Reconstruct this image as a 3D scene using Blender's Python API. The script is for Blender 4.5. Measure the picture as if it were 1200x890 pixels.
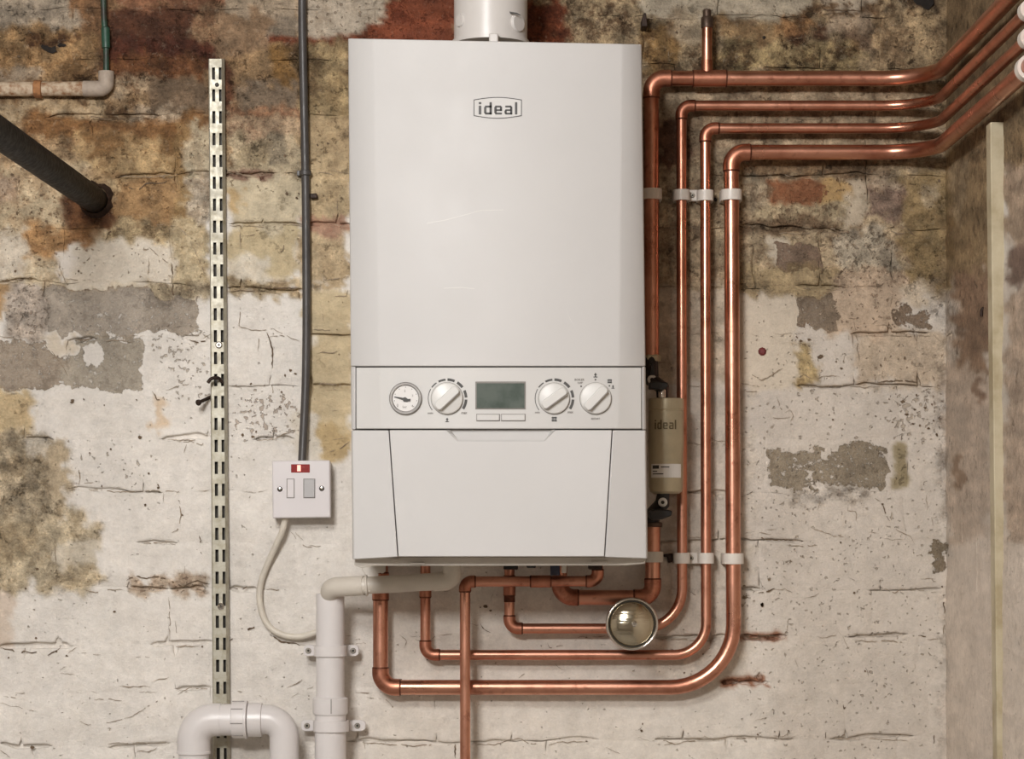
import bpy, bmesh, math, random
import numpy as np
from mathutils import Vector, Matrix

for o in list(bpy.data.objects):
    bpy.data.objects.remove(o)
SC = bpy.context.scene
COL = SC.collection
random.seed(7)

# ------------------------------------------------------------------ camera, light, exposure
F, CX, CY, DIST, EYE = 2560.0, 600.0, 610.0, 3.2, 1.40
cam_d = bpy.data.cameras.new('camera')
cam_d.sensor_fit = 'HORIZONTAL'; cam_d.sensor_width = 36.0
cam_d.lens = 36.0 * F / 1200.0
cam_d.shift_y = (CY - 445.0) / 1200.0
cam_d.clip_start = 0.05
cam = bpy.data.objects.new('camera', cam_d); COL.objects.link(cam)
cam.location = (0, -DIST, EYE); cam.rotation_euler = (math.pi/2, 0, 0)
SC.camera = cam

w = bpy.data.worlds.new('world'); SC.world = w; w.use_nodes = True
bg = w.node_tree.nodes['Background']
bg.inputs[0].default_value = (1.0, 0.955, 0.91, 1); bg.inputs[1].default_value = 0.1

def area(name, loc, aim, sx, sy, power, col):
    d = bpy.data.lights.new(name, 'AREA'); d.shape = 'RECTANGLE'; d.size = sx; d.size_y = sy
    d.energy = power; d.color = col
    o = bpy.data.objects.new(name, d); COL.objects.link(o); o.location = loc
    o.rotation_euler = (Vector(aim) - Vector(loc)).to_track_quat('-Z', 'Y').to_euler()
    return o
area('ceiling_and_fill_lamp', (-0.50, -2.05, 2.36), (-0.2, 0.0, 1.1), 0.40, 0.26, 11.8, (1.0, 0.982, 0.968))
area('ceiling_and_fill_lamp', (-0.75, -3.50, 2.40), (-0.1, 0.0, 1.0), 0.60, 0.30, 39.0, (1.0, 0.982, 0.968))  # second lamp is an added, unseen fill that flattens the brightness falloff

vs = SC.view_settings
vs.view_transform = 'Standard'; vs.look = 'None'; vs.gamma = 1.0; vs.exposure = 0.50
vs.use_curve_mapping = False

# ------------------------------------------------------------------ helpers
def P(px, py, y=0.0):
    """Point at depth y (y = 0 is the wall, minus is towards the viewer) seen at photo pixel px, py."""
    d = DIST + y
    return Vector(((px - CX) * d / F, y, EYE - (py - CY) * d / F))

def S(y=0.0):
    return (DIST + y) / F

def lin(c):
    c = np.asarray(c, dtype=float) / 255.0
    return np.where(c <= 0.04045, c / 12.92, ((c + 0.055) / 1.055) ** 2.4)

def rgba(c):
    a = lin(c); return (float(a[0]), float(a[1]), float(a[2]), 1.0)

def link(name, me, mat=None, parent=None, smooth=False):
    o = bpy.data.objects.new(name, me); COL.objects.link(o)
    if mat is not None: me.materials.append(mat)
    if parent is not None: o.parent = parent
    if smooth:
        for p in me.polygons: p.use_smooth = True
    return o

def from_bm(name, bm, mat=None, parent=None, smooth=False, auto=None):
    """One mesh object; its origin goes to its own centre unless it has a parent at the scene origin."""
    bmesh.ops.recalc_face_normals(bm, faces=bm.faces)
    me = bpy.data.meshes.new(name); bm.to_mesh(me); bm.free()
    o = link(name, me, mat, parent, smooth or auto is not None)
    if auto is not None:
        me.set_sharp_from_angle(angle=math.radians(auto))
    if parent is not None:
        o.matrix_parent_inverse = Matrix.Translation(-parent.location) if parent.parent is None else Matrix.Identity(4)
    return o

def tag(o, label=None, cat=None, group=None, kind=None):
    if label: o['label'] = label
    if cat: o['category'] = cat
    if group: o['group'] = group
    if kind: o['kind'] = kind
    return o

def thing(name, loc, label, cat, group=None):
    o = bpy.data.objects.new(name, None); COL.objects.link(o)
    o.location = loc; o.empty_display_size = 0.02
    return tag(o, label, cat, group)

def bevel(o, w=0.001, seg=2, ang=35):
    m = o.modifiers.new('bevel', 'BEVEL'); m.width = w; m.segments = seg
    m.limit_method = 'ANGLE'; m.angle_limit = math.radians(ang)
    for p in o.data.polygons: p.use_smooth = True
    o.data.set_sharp_from_angle(angle=math.radians(40))
    return o

def add_prism(bm, pts, y0, y1):
    """Polygon given as world (x, z) pairs, extruded from y0 to y1."""
    a = [bm.verts.new((x, y0, z)) for x, z in pts]
    b = [bm.verts.new((x, y1, z)) for x, z in pts]
    n = len(pts)
    bm.faces.new(a); bm.faces.new(b[::-1])
    for i in range(n):
        bm.faces.new((a[i], b[i], b[(i+1) % n], a[(i+1) % n]))

def px_prism(bm, pts, yf, yb):
    """Polygon traced at depth yf, extruded straight back to yb."""
    q = [P(x, y, yf) for x, y in pts]
    add_prism(bm, [(v.x, v.z) for v in q], yf, yb)

def px_box(bm, x0, y0, x1, y1, yf, yb):
    px_prism(bm, [(x0, y0), (x1, y0), (x1, y1), (x0, y1)], yf, yb)

def add_box(bm, x0, x1, y0, y1, z0, z1):
    add_prism(bm, [(x0, z0), (x1, z0), (x1, z1), (x0, z1)], y0, y1)

def fillet(points, radii):
    out = [Vector(points[0])]
    for i in range(1, len(points) - 1):
        p0, p1, p2 = Vector(points[i-1]), Vector(points[i]), Vector(points[i+1])
        r = radii[i-1] if isinstance(radii, (list, tuple)) else radii
        d0 = (p0 - p1); d1 = (p2 - p1)
        l0, l1 = d0.length, d1.length
        d0.normalize(); d1.normalize()
        ang = d0.angle(d1)
        if r <= 0 or ang > math.pi - 0.02:
            out.append(p1); continue
        t = min(r / math.tan(ang / 2), 0.98 * l0, 0.98 * l1)
        r = t * math.tan(ang / 2)
        bis = (d0 + d1).normalized()
        c = p1 + bis * (r / math.sin(ang / 2))
        a = p1 + d0 * t; b = p1 + d1 * t
        va, vb = a - c, b - c
        tot = va.angle(vb); ax = va.cross(vb).normalized()
        n = max(5, int(tot / 0.13))
        for k in range(n + 1):
            out.append(c + Matrix.Rotation(tot * k / n, 3, ax) @ va)
    out.append(Vector(points[-1]))
    return out

def add_sweep(bm, path, r, n=18, cap=True):
    path = [Vector(p) for p in path]
    m = len(path)
    tan = []
    for i in range(m):
        t = path[min(i+1, m-1)] - path[max(i-1, 0)]
        tan.append(t.normalized())
    ref = Vector((0, 1, 0)) if abs(tan[0].y) < 0.9 else Vector((1, 0, 0))
    u = (ref - tan[0] * ref.dot(tan[0])).normalized()
    rings = []
    for i in range(m):
        u = (u - tan[i] * u.dot(tan[i])).normalized()
        v = tan[i].cross(u)
        rr = r[i] if isinstance(r, (list, tuple)) else r
        rings.append([bm.verts.new(path[i] + (u * math.cos(a) + v * math.sin(a)) * rr)
                      for a in [2 * math.pi * k / n for k in range(n)]])
    for i in range(m - 1):
        for k in range(n):
            bm.faces.new((rings[i][k], rings[i][(k+1) % n], rings[i+1][(k+1) % n], rings[i+1][k]))
    if cap:
        bm.faces.new(rings[0][::-1]); bm.faces.new(rings[-1])

def add_lathe(bm, prof, org, axis, n=32, caps=True):
    """prof: (radius, distance along axis) pairs; ends close when the radius is 0."""
    org = Vector(org); ax = Vector(axis).normalized()
    ref = Vector((0, 0, 1)) if abs(ax.z) < 0.9 else Vector((1, 0, 0))
    u = (ref - ax * ref.dot(ax)).normalized(); v = ax.cross(u)
    rings = []
    for r, h in prof:
        if r < 1e-7:
            rings.append([bm.verts.new(org + ax * h)])
        else:
            rings.append([bm.verts.new(org + ax * h + (u * math.cos(2*math.pi*k/n) + v * math.sin(2*math.pi*k/n)) * r) for k in range(n)])
    for a, b in zip(rings[:-1], rings[1:]):
        for k in range(n):
            k2 = (k + 1) % n
            if len(a) == 1 and len(b) == 1: continue
            if len(a) == 1: bm.faces.new((a[0], b[k2], b[k]))
            elif len(b) == 1: bm.faces.new((a[k], a[k2], b[0]))
            else: bm.faces.new((a[k], a[k2], b[k2], b[k]))
    if not caps: return
    if len(rings[0]) > 1: bm.faces.new(rings[0][::-1])
    if len(rings[-1]) > 1: bm.faces.new(rings[-1])

def lathe(name, prof, org, axis, mat, parent=None, n=32, auto=35, caps=True):
    bm = bmesh.new(); add_lathe(bm, prof, org, axis, n, caps)
    return from_bm(name, bm, mat, parent, auto=auto)

def sweep(name, pts, r, mat, parent=None, rad=0.0, n=18, auto=50):
    bm = bmesh.new(); add_sweep(bm, fillet(pts, rad), r, n)
    return from_bm(name, bm, mat, parent, auto=auto)

def text(name, body, px, py, y, h_px, mat, parent=None, bold=0.0, ext=0.0002, fit=None):
    """Raised lettering as a mesh, facing the viewer; fit = (width, height) in photo pixels."""
    c = bpy.data.curves.new(name, 'FONT'); c.body = body
    c.size = h_px * S(y) / 0.70; c.offset = bold; c.extrude = ext; c.resolution_u = 2
    t = bpy.data.objects.new(name, c); COL.objects.link(t); bpy.context.view_layer.update()
    me = bpy.data.meshes.new_from_object(t.evaluated_get(bpy.context.evaluated_depsgraph_get()))
    bpy.data.objects.remove(t)
    xs = [v.co.x for v in me.vertices]; ys = [v.co.y for v in me.vertices]
    mx, my = (min(xs) + max(xs)) / 2, (min(ys) + max(ys)) / 2
    kx = fit[0] * S(y) / (max(xs) - min(xs)) if fit else 1.0
    ky = fit[1] * S(y) / (max(ys) - min(ys)) if fit else 1.0
    c0 = P(px, py, y)
    for v in me.vertices: v.co = (c0.x + (v.co.x - mx) * kx, y - v.co.z, c0.z + (v.co.y - my) * ky)
    me.name = name; me.materials.clear()
    o = link(name, me, mat, parent)
    if parent is not None:
        o.matrix_parent_inverse = Matrix.Translation(-parent.location) if parent.parent is None else Matrix.Identity(4)
    return o

# ------------------------------------------------------------------ materials
def new_mat(name):
    m = bpy.data.materials.new(name); m.use_nodes = True
    nt = m.node_tree; b = nt.nodes['Principled BSDF']
    return m, nt, b

def noise(nt, scale, detail=4, rough=0.55, vec=None, dist=0.0):
    n = nt.nodes.new('ShaderNodeTexNoise'); n.inputs['Scale'].default_value = scale
    n.inputs['Detail'].default_value = detail; n.inputs['Roughness'].default_value = rough
    n.inputs['Distortion'].default_value = dist
    if vec is not None: nt.links.new(vec, n.inputs['Vector'])
    return n.outputs['Fac']

def pos(nt, scale=None):
    g = nt.nodes.new('ShaderNodeNewGeometry').outputs['Position']
    if scale:
        m = nt.nodes.new('ShaderNodeVectorMath'); m.operation = 'MULTIPLY'
        nt.links.new(g, m.inputs[0]); m.inputs[1].default_value = scale
        return m.outputs[0]
    return g

def maprange(nt, src, a, b, c=0.0, d=1.0, smooth=True):
    m = nt.nodes.new('ShaderNodeMapRange'); m.interpolation_type = 'SMOOTHSTEP' if smooth else 'LINEAR'
    nt.links.new(src, m.inputs['Value'])
    for i, v in zip(('From Min', 'From Max', 'To Min', 'To Max'), (a, b, c, d)): m.inputs[i].default_value = v
    return m.outputs['Result']

def math_n(nt, op, a, b=None, c=None):
    m = nt.nodes.new('ShaderNodeMath'); m.operation = op
    for i, v in enumerate((a, b, c)):
        if v is None: continue
        if isinstance(v, (int, float)): m.inputs[i].default_value = v
        else: nt.links.new(v, m.inputs[i])
    return m.outputs[0]

def mix(nt, fac, a, b, mode='MIX'):
    m = nt.nodes.new('ShaderNodeMix'); m.data_type = 'RGBA'; m.blend_type = mode
    for i, v in ((0, fac), (6, a), (7, b)):
        if isinstance(v, (int, float)): m.inputs[i].default_value = v
        elif isinstance(v, tuple): m.inputs[i].default_value = v
        else: nt.links.new(v, m.inputs[i])
    return m.outputs[2]

def bump(nt, b, h, strength=0.3, dist=0.001):
    n = nt.nodes.new('ShaderNodeBump'); n.inputs['Strength'].default_value = strength
    n.inputs['Distance'].default_value = dist
    nt.links.new(h, n.inputs['Height']); nt.links.new(n.outputs[0], b.inputs['Normal'])

def plain(name, c, rough=0.5, metal=0.0, vary=0.06, scale=30, dark=None, spec=0.5, bump_s=0.0, bscale=200):
    m, nt, b = new_mat(name)
    b.inputs['Metallic'].default_value = metal
    b.inputs['Specular IOR Level'].default_value = spec
    p = pos(nt)
    f = noise(nt, scale, 5, 0.6, p)
    c1 = rgba(c); c2 = rgba(dark) if dark else tuple(v * (1 - 3 * vary) for v in c1[:3]) + (1,)
    nt.links.new(mix(nt, maprange(nt, f, 0.35, 0.75), c1, c2), b.inputs['Base Color'])
    nt.links.new(maprange(nt, noise(nt, scale * 3, 3, 0.6, p), 0.3, 0.7, rough * 0.88, min(1, rough * 1.15)), b.inputs['Roughness'])
    if bump_s: bump(nt, b, noise(nt, bscale, 4, 0.6, p), bump_s, 0.001)
    return m

M = {}
M['enamel'] = plain('white_enamel', (208, 206, 204), 0.48, vary=0.012, scale=4, spec=0.25)
M['panel_white'] = plain('panel_white_plastic', (211, 209, 206), 0.45, vary=0.012, scale=5, spec=0.25)
M['knob_white'] = plain('knob_white_plastic', (216, 214, 210), 0.38, vary=0.01, scale=8)
M['case_grey'] = plain('case_grey_steel', (205, 198, 188), 0.5, vary=0.05, scale=12)
M['dark_gap'] = plain('dark_seam', (92, 88, 82), 0.8, vary=0.05)
M['print'] = plain('dark_grey_print', (78, 76, 74), 0.6, vary=0.02)
M['print_soft'] = plain('soft_grey_print', (138, 133, 128), 0.6, vary=0.02)
M['badge_print'] = plain('charcoal_badge_print', (62, 60, 58), 0.5, vary=0.02)
M['lcd'] = plain('lcd_glass', (98, 106, 100), 0.16, vary=0.12, scale=40, dark=(76, 86, 80))
M['bezel'] = plain('gauge_bezel', (150, 146, 142), 0.35, metal=0.2, vary=0.1, scale=60)
M['face'] = plain('gauge_face', (226, 223, 220), 0.5, vary=0.01)
M['pvc'] = plain('white_waste_plastic', (222, 217, 215), 0.34, vary=0.02, scale=10)
M['pvc_grey'] = plain('aged_white_plastic', (208, 200, 188), 0.45, vary=0.04, scale=14)
M['flue_white'] = plain('flue_white', (216, 211, 206), 0.35, vary=0.03, scale=14)
M['clip_white'] = plain('clip_white_plastic', (224, 216, 206), 0.42, vary=0.03, scale=50)
M['spur_white'] = plain('spur_white_plastic', (216, 210, 210), 0.36, vary=0.01, scale=20)
M['rocker'] = plain('grey_rocker', (178, 176, 176), 0.4, vary=0.02)
M['cable'] = plain('white_cable_sheath', (214, 206, 192), 0.45, vary=0.06, scale=40)
M['conduit'] = plain('dark_grey_sheath', (74, 70, 68), 0.42, vary=0.08, scale=30)
M['green'] = plain('green_sheath', (38, 78, 62), 0.45, vary=0.1, scale=30, dark=(48, 44, 36))
M['black'] = plain('black_plastic', (34, 32, 33), 0.42, vary=0.05)
M['navy'] = plain('navy_plastic', (44, 46, 66), 0.45, vary=0.05)
M['iron'] = plain('black_iron', (20, 15, 12), 0.6, vary=0.2, scale=50, dark=(14, 11, 9), bump_s=0.3, spec=0.25)
M['nail'] = plain('rusty_iron', (62, 46, 38), 0.6, metal=0.5, vary=0.2, scale=120, bump_s=0.3)
M['screw'] = plain('zinc_screw', (176, 170, 160), 0.35, metal=0.9, vary=0.1, scale=200)
M['screw_dark'] = plain('screw_recess', (62, 58, 52), 0.6, metal=0.4, vary=0.1)
M['chrome'] = plain('chrome', (216, 212, 206), 0.16, metal=1.0, vary=0.04, scale=80)
M['canister'] = plain('champagne_metal', (192, 180, 152), 0.38, metal=0.45, vary=0.06, scale=30)
M['canister_dark'] = plain('champagne_metal_shaded', (120, 110, 88), 0.45, metal=0.7, vary=0.06, scale=30)  # same canister metal, darkened as relief shade for the raised letters
M['label'] = plain('white_paper_label', (226, 222, 216), 0.5, vary=0.01)
M['cap'] = plain('dark_fitting', (92, 74, 62), 0.5, metal=0.6, vary=0.15, scale=80, bump_s=0.2)
M['red_plug'] = plain('red_wall_plug', (120, 46, 44), 0.6, vary=0.2, scale=300, dark=(70, 30, 30))
M['hole'] = plain('dark_hole', (34, 28, 24), 0.95, vary=0.1)
M['floor'] = plain('concrete_floor', (176, 171, 164), 0.8, vary=0.12, scale=4, bump_s=0.3)
M['room'] = plain('limewashed_render', (212, 206, 198), 0.85, vary=0.08, scale=3, bump_s=0.4, bscale=40)
M['ceiling'] = plain('dusty_ceiling', (196, 189, 180), 0.9, vary=0.1, scale=3)
M['batten'] = plain('painted_batten', (196, 184, 156), 0.55, vary=0.1, scale=18, dark=(160, 144, 112), bump_s=0.3, bscale=90)
M['old_pipe'] = plain('flaking_painted_pipe', (198, 180, 156), 0.75, vary=0.3, scale=110, dark=(132, 88, 52), bump_s=1.0, bscale=140)
M['rust_joint'] = plain('rusty_joint', (168, 118, 76), 0.8, vary=0.3, scale=140, dark=(112, 74, 46), bump_s=1.0, bscale=160)
M['old_pipe_pale'] = plain('pale_painted_elbow', (176, 161, 146), 0.7, vary=0.1, scale=60, bump_s=0.6, bscale=160)

def neon():
    m, nt, b = new_mat('neon_lens')
    b.inputs['Base Color'].default_value = rgba((140, 34, 32)); b.inputs['Roughness'].default_value = 0.2
    M['neon'] = m
    m, nt, b = new_mat('neon_glow')
    b.inputs['Base Color'].default_value = rgba((240, 130, 110))
    b.inputs['Emission Color'].default_value = (1, 0.36, 0.28, 1); b.inputs['Emission Strength'].default_value = 1.3
    M['glow'] = m
neon()

def copper(name, c1, c2, r1, r2, sc):
    m, nt, b = new_mat(name); p = pos(nt)
    f = maprange(nt, noise(nt, sc, 6, 0.65, p, 0.4), 0.42, 0.68)
    f2 = maprange(nt, noise(nt, sc * 7, 3, 0.6, p), 0.56, 0.74)
    col = mix(nt, f, rgba(c1), rgba(c2))
    col = mix(nt, math_n(nt, 'MULTIPLY', f2, 0.45), col, rgba((112, 58, 40)))
    nt.links.new(col, b.inputs['Base Color'])
    b.inputs['Metallic'].default_value = 1.0
    nt.links.new(maprange(nt, noise(nt, sc * 1.6, 4, 0.6, p), 0.3, 0.7, r1, r2), b.inputs['Roughness'])
    bump(nt, b, noise(nt, 260, 3, 0.6, p), 0.06, 0.001)
    return m
M['copper'] = copper('copper_tube', (211, 154, 130), (178, 120, 98), 0.26, 0.42, 9)
M['copper_fit'] = copper('copper_fitting', (192, 132, 108), (152, 98, 78), 0.32, 0.5, 22)
M['solder'] = plain('solder_ring', (112, 66, 48), 0.55, metal=0.7, vary=0.2, scale=120)

def galv():
    m, nt, b = new_mat('galvanised_upright'); p = pos(nt)
    f = maprange(nt, noise(nt, 60, 5, 0.7, p), 0.35, 0.7)
    col = mix(nt, f, rgba((182, 178, 164)), rgba((158, 151, 131)))
    nt.links.new(col, b.inputs['Base Color'])
    b.inputs['Metallic'].default_value = 0.4
    nt.links.new(maprange(nt, noise(nt, 90, 3, 0.6, p), 0.3, 0.7, 0.42, 0.58), b.inputs['Roughness'])
    M['galv'] = m
galv()

def disc_mat():
    m, nt, b = new_mat('polished_dome'); p = pos(nt)
    b.inputs['Base Color'].default_value = rgba((192, 182, 160)); b.inputs['Metallic'].default_value = 1.0
    b.inputs['Roughness'].default_value = 0.17
    bump(nt, b, noise(nt, 30, 3, 0.6, pos(nt, (0.6, 1, 7))), 0.25, 0.002)
    M['dome'] = m
disc_mat()

def brick_mat():
    m, nt, b = new_mat('flaking_painted_brick'); p = pos(nt)
    def attr(n):
        a = nt.nodes.new('ShaderNodeAttribute'); a.attribute_name = n; return a.outputs['Color']
    paint, under, msk = attr('paint'), attr('under'), attr('mask')
    sp = nt.nodes.new('ShaderNodeSeparateColor'); nt.links.new(msk, sp.inputs[0])
    loss, pit, mot = sp.outputs[0], sp.outputs[1], sp.outputs[2]
    n1 = noise(nt, 26, 6, 0.66, p, 0.5)
    n2 = noise(nt, 120, 5, 0.66, p)
    n3 = noise(nt, 330, 3, 0.6, p)
    nc = noise(nt, 62, 8, 0.76, p, 0.3)
    e = math_n(nt, 'ADD', math_n(nt, 'MULTIPLY', math_n(nt, 'SUBTRACT', n1, 0.5), 0.8),
               math_n(nt, 'MULTIPLY', math_n(nt, 'SUBTRACT', nc, 0.5), 1.3))
    e = math_n(nt, 'ADD', e, math_n(nt, 'MULTIPLY', math_n(nt, 'SUBTRACT', n2, 0.5), 0.9))
    lf = maprange(nt, math_n(nt, 'ADD', loss, e), 0.47, 0.55)
    fl = maprange(nt, noise(nt, 105, 6, 0.72, p, 0.2), 0.585, 0.63)
    lf = math_n(nt, 'MULTIPLY', lf, math_n(nt, 'SUBTRACT', 1.0, math_n(nt, 'MULTIPLY', fl, 0.75)))
    # mottling: thin worn paint, crumbs that kept their paint, hollows
    worn = maprange(nt, math_n(nt, 'ADD', math_n(nt, 'MULTIPLY', n1, 0.5), math_n(nt, 'MULTIPLY', nc, 0.5)), 0.455, 0.555)
    c = mix(nt, math_n(nt, 'MULTIPLY', worn, math_n(nt, 'ADD', math_n(nt, 'MULTIPLY', mot, 0.95), 0.04)), paint, under)
    hi = maprange(nt, noise(nt, 90, 6, 0.74, p, 0.3), 0.56, 0.66)
    c = mix(nt, math_n(nt, 'MULTIPLY', hi, math_n(nt, 'MULTIPLY', mot, 0.45)), c, mix(nt, 0.5, paint, rgba((214, 200, 176))))
    hol = maprange(nt, noise(nt, 52, 9, 0.78, p, 0.1), 0.56, 0.64)
    hol = math_n(nt, 'MULTIPLY', hol, maprange(nt, noise(nt, 13, 3, 0.6, p), 0.44, 0.60))
    c = mix(nt, math_n(nt, 'MULTIPLY', hol, math_n(nt, 'MULTIPLY', mot, 0.9)), c, mix(nt, 0.66, under, rgba((30, 20, 14))))
    gr = math_n(nt, 'ADD', math_n(nt, 'MULTIPLY', n2, 0.55), math_n(nt, 'MULTIPLY', noise(nt, 330, 3, 0.7, p), 0.45))
    gr = maprange(nt, gr, 0.36, 0.62, 0.42, 1.28, False)
    gm = nt.nodes.new('ShaderNodeCombineColor')
    gk = math_n(nt, 'ADD', 1.0, math_n(nt, 'MULTIPLY', math_n(nt, 'SUBTRACT', gr, 1.0), math_n(nt, 'ADD', 0.10, math_n(nt, 'MULTIPLY', mot, 1.0))))
    for i_ in range(3): nt.links.new(gk, gm.inputs[i_])
    c = mix(nt, 1.0, c, gm.outputs[0], 'MULTIPLY')
    u = mix(nt, math_n(nt, 'MULTIPLY', maprange(nt, n3, 0.4, 0.66), 0.35), under, mix(nt, 0.35, under, paint))
    u = mix(nt, math_n(nt, 'MULTIPLY', maprange(nt, nc, 0.48, 0.62), 0.5), u, mix(nt, 0.6, under, rgba((60, 48, 38))))
    c = mix(nt, lf, c, u)
    # small pits and specks
    n4 = noise(nt, 150, 2, 0.5, p, 0.15)
    th = math_n(nt, 'ADD', n4, math_n(nt, 'MULTIPLY', pit, 0.17))
    pf = maprange(nt, th, 0.745, 0.80)
    c = mix(nt, math_n(nt, 'MULTIPLY', pf, 0.62), c, mix(nt, 0.4, under, rgba((92, 74, 58))))
    nt.links.new(c, b.inputs['Base Color'])
    nt.links.new(maprange(nt, lf, 0, 1, 0.62, 0.92), b.inputs['Roughness'])
    b.inputs['Specular IOR Level'].default_value = 0.25
    # relief: paint skin stands above the bare brick, pits sink, fine grain
    wave = noise(nt, 48, 5, 0.62, pos(nt, (0.7, 1, 1.6)), 1.2)
    ridge = math_n(nt, 'ABSOLUTE', math_n(nt, 'SUBTRACT', wave, 0.5))
    rg = maprange(nt, ridge, 0.0, 0.035, 0.0, 1.0)
    h = math_n(nt, 'ADD', math_n(nt, 'MULTIPLY', lf, -0.9), math_n(nt, 'MULTIPLY', pf, -1.1))
    h = math_n(nt, 'ADD', h, math_n(nt, 'MULTIPLY', n2, math_n(nt, 'ADD', math_n(nt, 'MULTIPLY', mot, 1.6), 0.55)))
    h = math_n(nt, 'ADD', h, math_n(nt, 'MULTIPLY', n3, math_n(nt, 'ADD', math_n(nt, 'MULTIPLY', lf, 0.9), 0.2)))
    h = math_n(nt, 'ADD', h, math_n(nt, 'MULTIPLY', rg, math_n(nt, 'ADD', math_n(nt, 'MULTIPLY', mot, 0.25), 0.05)))
    h = math_n(nt, 'ADD', h, math_n(nt, 'MULTIPLY', nc, math_n(nt, 'ADD', math_n(nt, 'MULTIPLY', mot, 2.6), 0.32)))
    h = math_n(nt, 'ADD', h, math_n(nt, 'MULTIPLY', hol, math_n(nt, 'MULTIPLY', mot, -1.6)))
    bump(nt, b, h, 0.9, 0.0022)
    return m
M['brick'] = brick_mat()
M['crack'] = plain('paint_crack', (112, 94, 74), 0.95, vary=0.15, scale=60, dark=(82, 66, 52))
M['hairline'] = plain('paint_hairline', (158, 142, 122), 0.95, vary=0.15, scale=60, dark=(126, 110, 92))

# ------------------------------------------------------------------ wall fields (paint, bare surface, wear), laid out over the wall
RX0, RX1, RY0, RY1, RS = -170, 1330, -130, 1050, 2
NX, NY = (RX1 - RX0) // RS + 1, (RY1 - RY0) // RS + 1
GX, GY = np.meshgrid(RX0 + RS * np.arange(NX), RY0 + RS * np.arange(NY))
RNG = np.random.default_rng(11)

def vnoise(cell, seed_axis=(1, 1)):
    cx, cy = cell * seed_axis[0] / RS, cell * seed_axis[1] / RS
    gx, gy = int(NX / cx) + 4, int(NY / cy) + 4
    g = RNG.random((gy, gx))
    fx = np.arange(NX) / cx; fy = np.arange(NY) / cy
    ix = fx.astype(int); iy = fy.astype(int)
    tx = fx - ix; ty = fy - iy
    tx = tx * tx * (3 - 2 * tx); ty = ty * ty * (3 - 2 * ty)
    a = g[np.ix_(iy, ix)]; b = g[np.ix_(iy, ix + 1)]; c = g[np.ix_(iy + 1, ix)]; d = g[np.ix_(iy + 1, ix + 1)]
    tx = tx[None, :]; ty = ty[:, None]
    return (a * (1 - tx) + b * tx) * (1 - ty) + (c * (1 - tx) + d * tx) * ty

def fbm(cell, octs=4, axis=(1, 1)):
    s = np.zeros((NY, NX)); a = 1.0; t = 0
    for i in range(octs):
        if cell < RS * 1.5: break
        s += a * vnoise(cell, axis); t += a; a *= 0.55; cell /= 2
    return s / t

WX, WY = fbm(26, 4) - 0.5, fbm(26, 4) - 0.5
W2X, W2Y = fbm(9, 3) - 0.5, fbm(9, 3) - 0.5
NB, NF = fbm(60, 5), fbm(14, 3)

paint = np.zeros((NY, NX, 3)); paint[:] = (229, 223, 215)
under = np.zeros((NY, NX, 3)); under[:] = (186, 170, 148)
loss = np.full((NY, NX), -0.05)
pit = np.full((NY, NX), 0.2)
mot = np.full((NY, NX), 0.06)
ero = np.full((NY, NX), -0.06)

def alpha(x0, y0, x1, y1, soft, rag):
    cx, cy, rx, ry = (x0+x1)/2, (y0+y1)/2, (x1-x0)/2, (y1-y0)/2
    c = min(rx, ry) * 0.35
    r2 = min(9.0, 2.0 + rag * 0.5)
    qx = np.abs(GX + WX * rag * 2 + W2X * r2 * 2 - cx) - (rx - c); qy = np.abs(GY + WY * rag * 2 + W2Y * r2 * 2 - cy) - (ry - c)
    d = np.hypot(np.maximum(qx, 0), np.maximum(qy, 0)) + np.minimum(np.maximum(qx, qy), 0) - c
    t = np.clip(0.5 - d / (2 * soft), 0, 1)
    return t * t * (3 - 2 * t)

def brush(x0, y0, x1, y1, p=None, u=None, l=None, pt=None, m=None, e=None, amt=1.0, soft=9, rag=14):
    a = alpha(x0, y0, x1, y1, soft if soft > 25 else max(1.6, soft * 0.5), rag) * amt
    for lay, v in ((paint, p), (under, u)):
        if v is not None: lay[:] = lay * (1 - a[..., None]) + np.array(v, float) * a[..., None]
    a = alpha(x0, y0, x1, y1, soft, rag) * amt
    for lay, v in ((loss, l), (pit, pt), (mot, m), (ero, e)):
        if v is not None: lay[:] = lay * (1 - a) + v * a

# ---- broad zones
brush(860, 300, 1400, 1100, p=(210, 200, 188), soft=60)
brush(430, 640, 900, 1100, p=(226, 218, 207), soft=40)
brush(-300, -300, 430, 212, p=(182, 157, 124), u=(104, 76, 52), m=0.85, l=0.12, pt=0.5, e=0.12, soft=26, rag=26)
brush(400, -300, 1400, 205, p=(168, 148, 118), u=(98, 76, 56), m=0.9, l=0.15, pt=0.45, e=0.12, soft=22, rag=20)
brush(745, 190, 1120, 345, p=(188, 168, 138), u=(138, 114, 90), m=0.65, l=0.08, pt=0.45, e=0.18, soft=22)
brush(-200, 200, 245, 345, p=(214, 198, 170), u=(160, 130, 94), m=0.45, l=0.02, pt=0.5, e=0.15, soft=20, rag=24)
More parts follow.
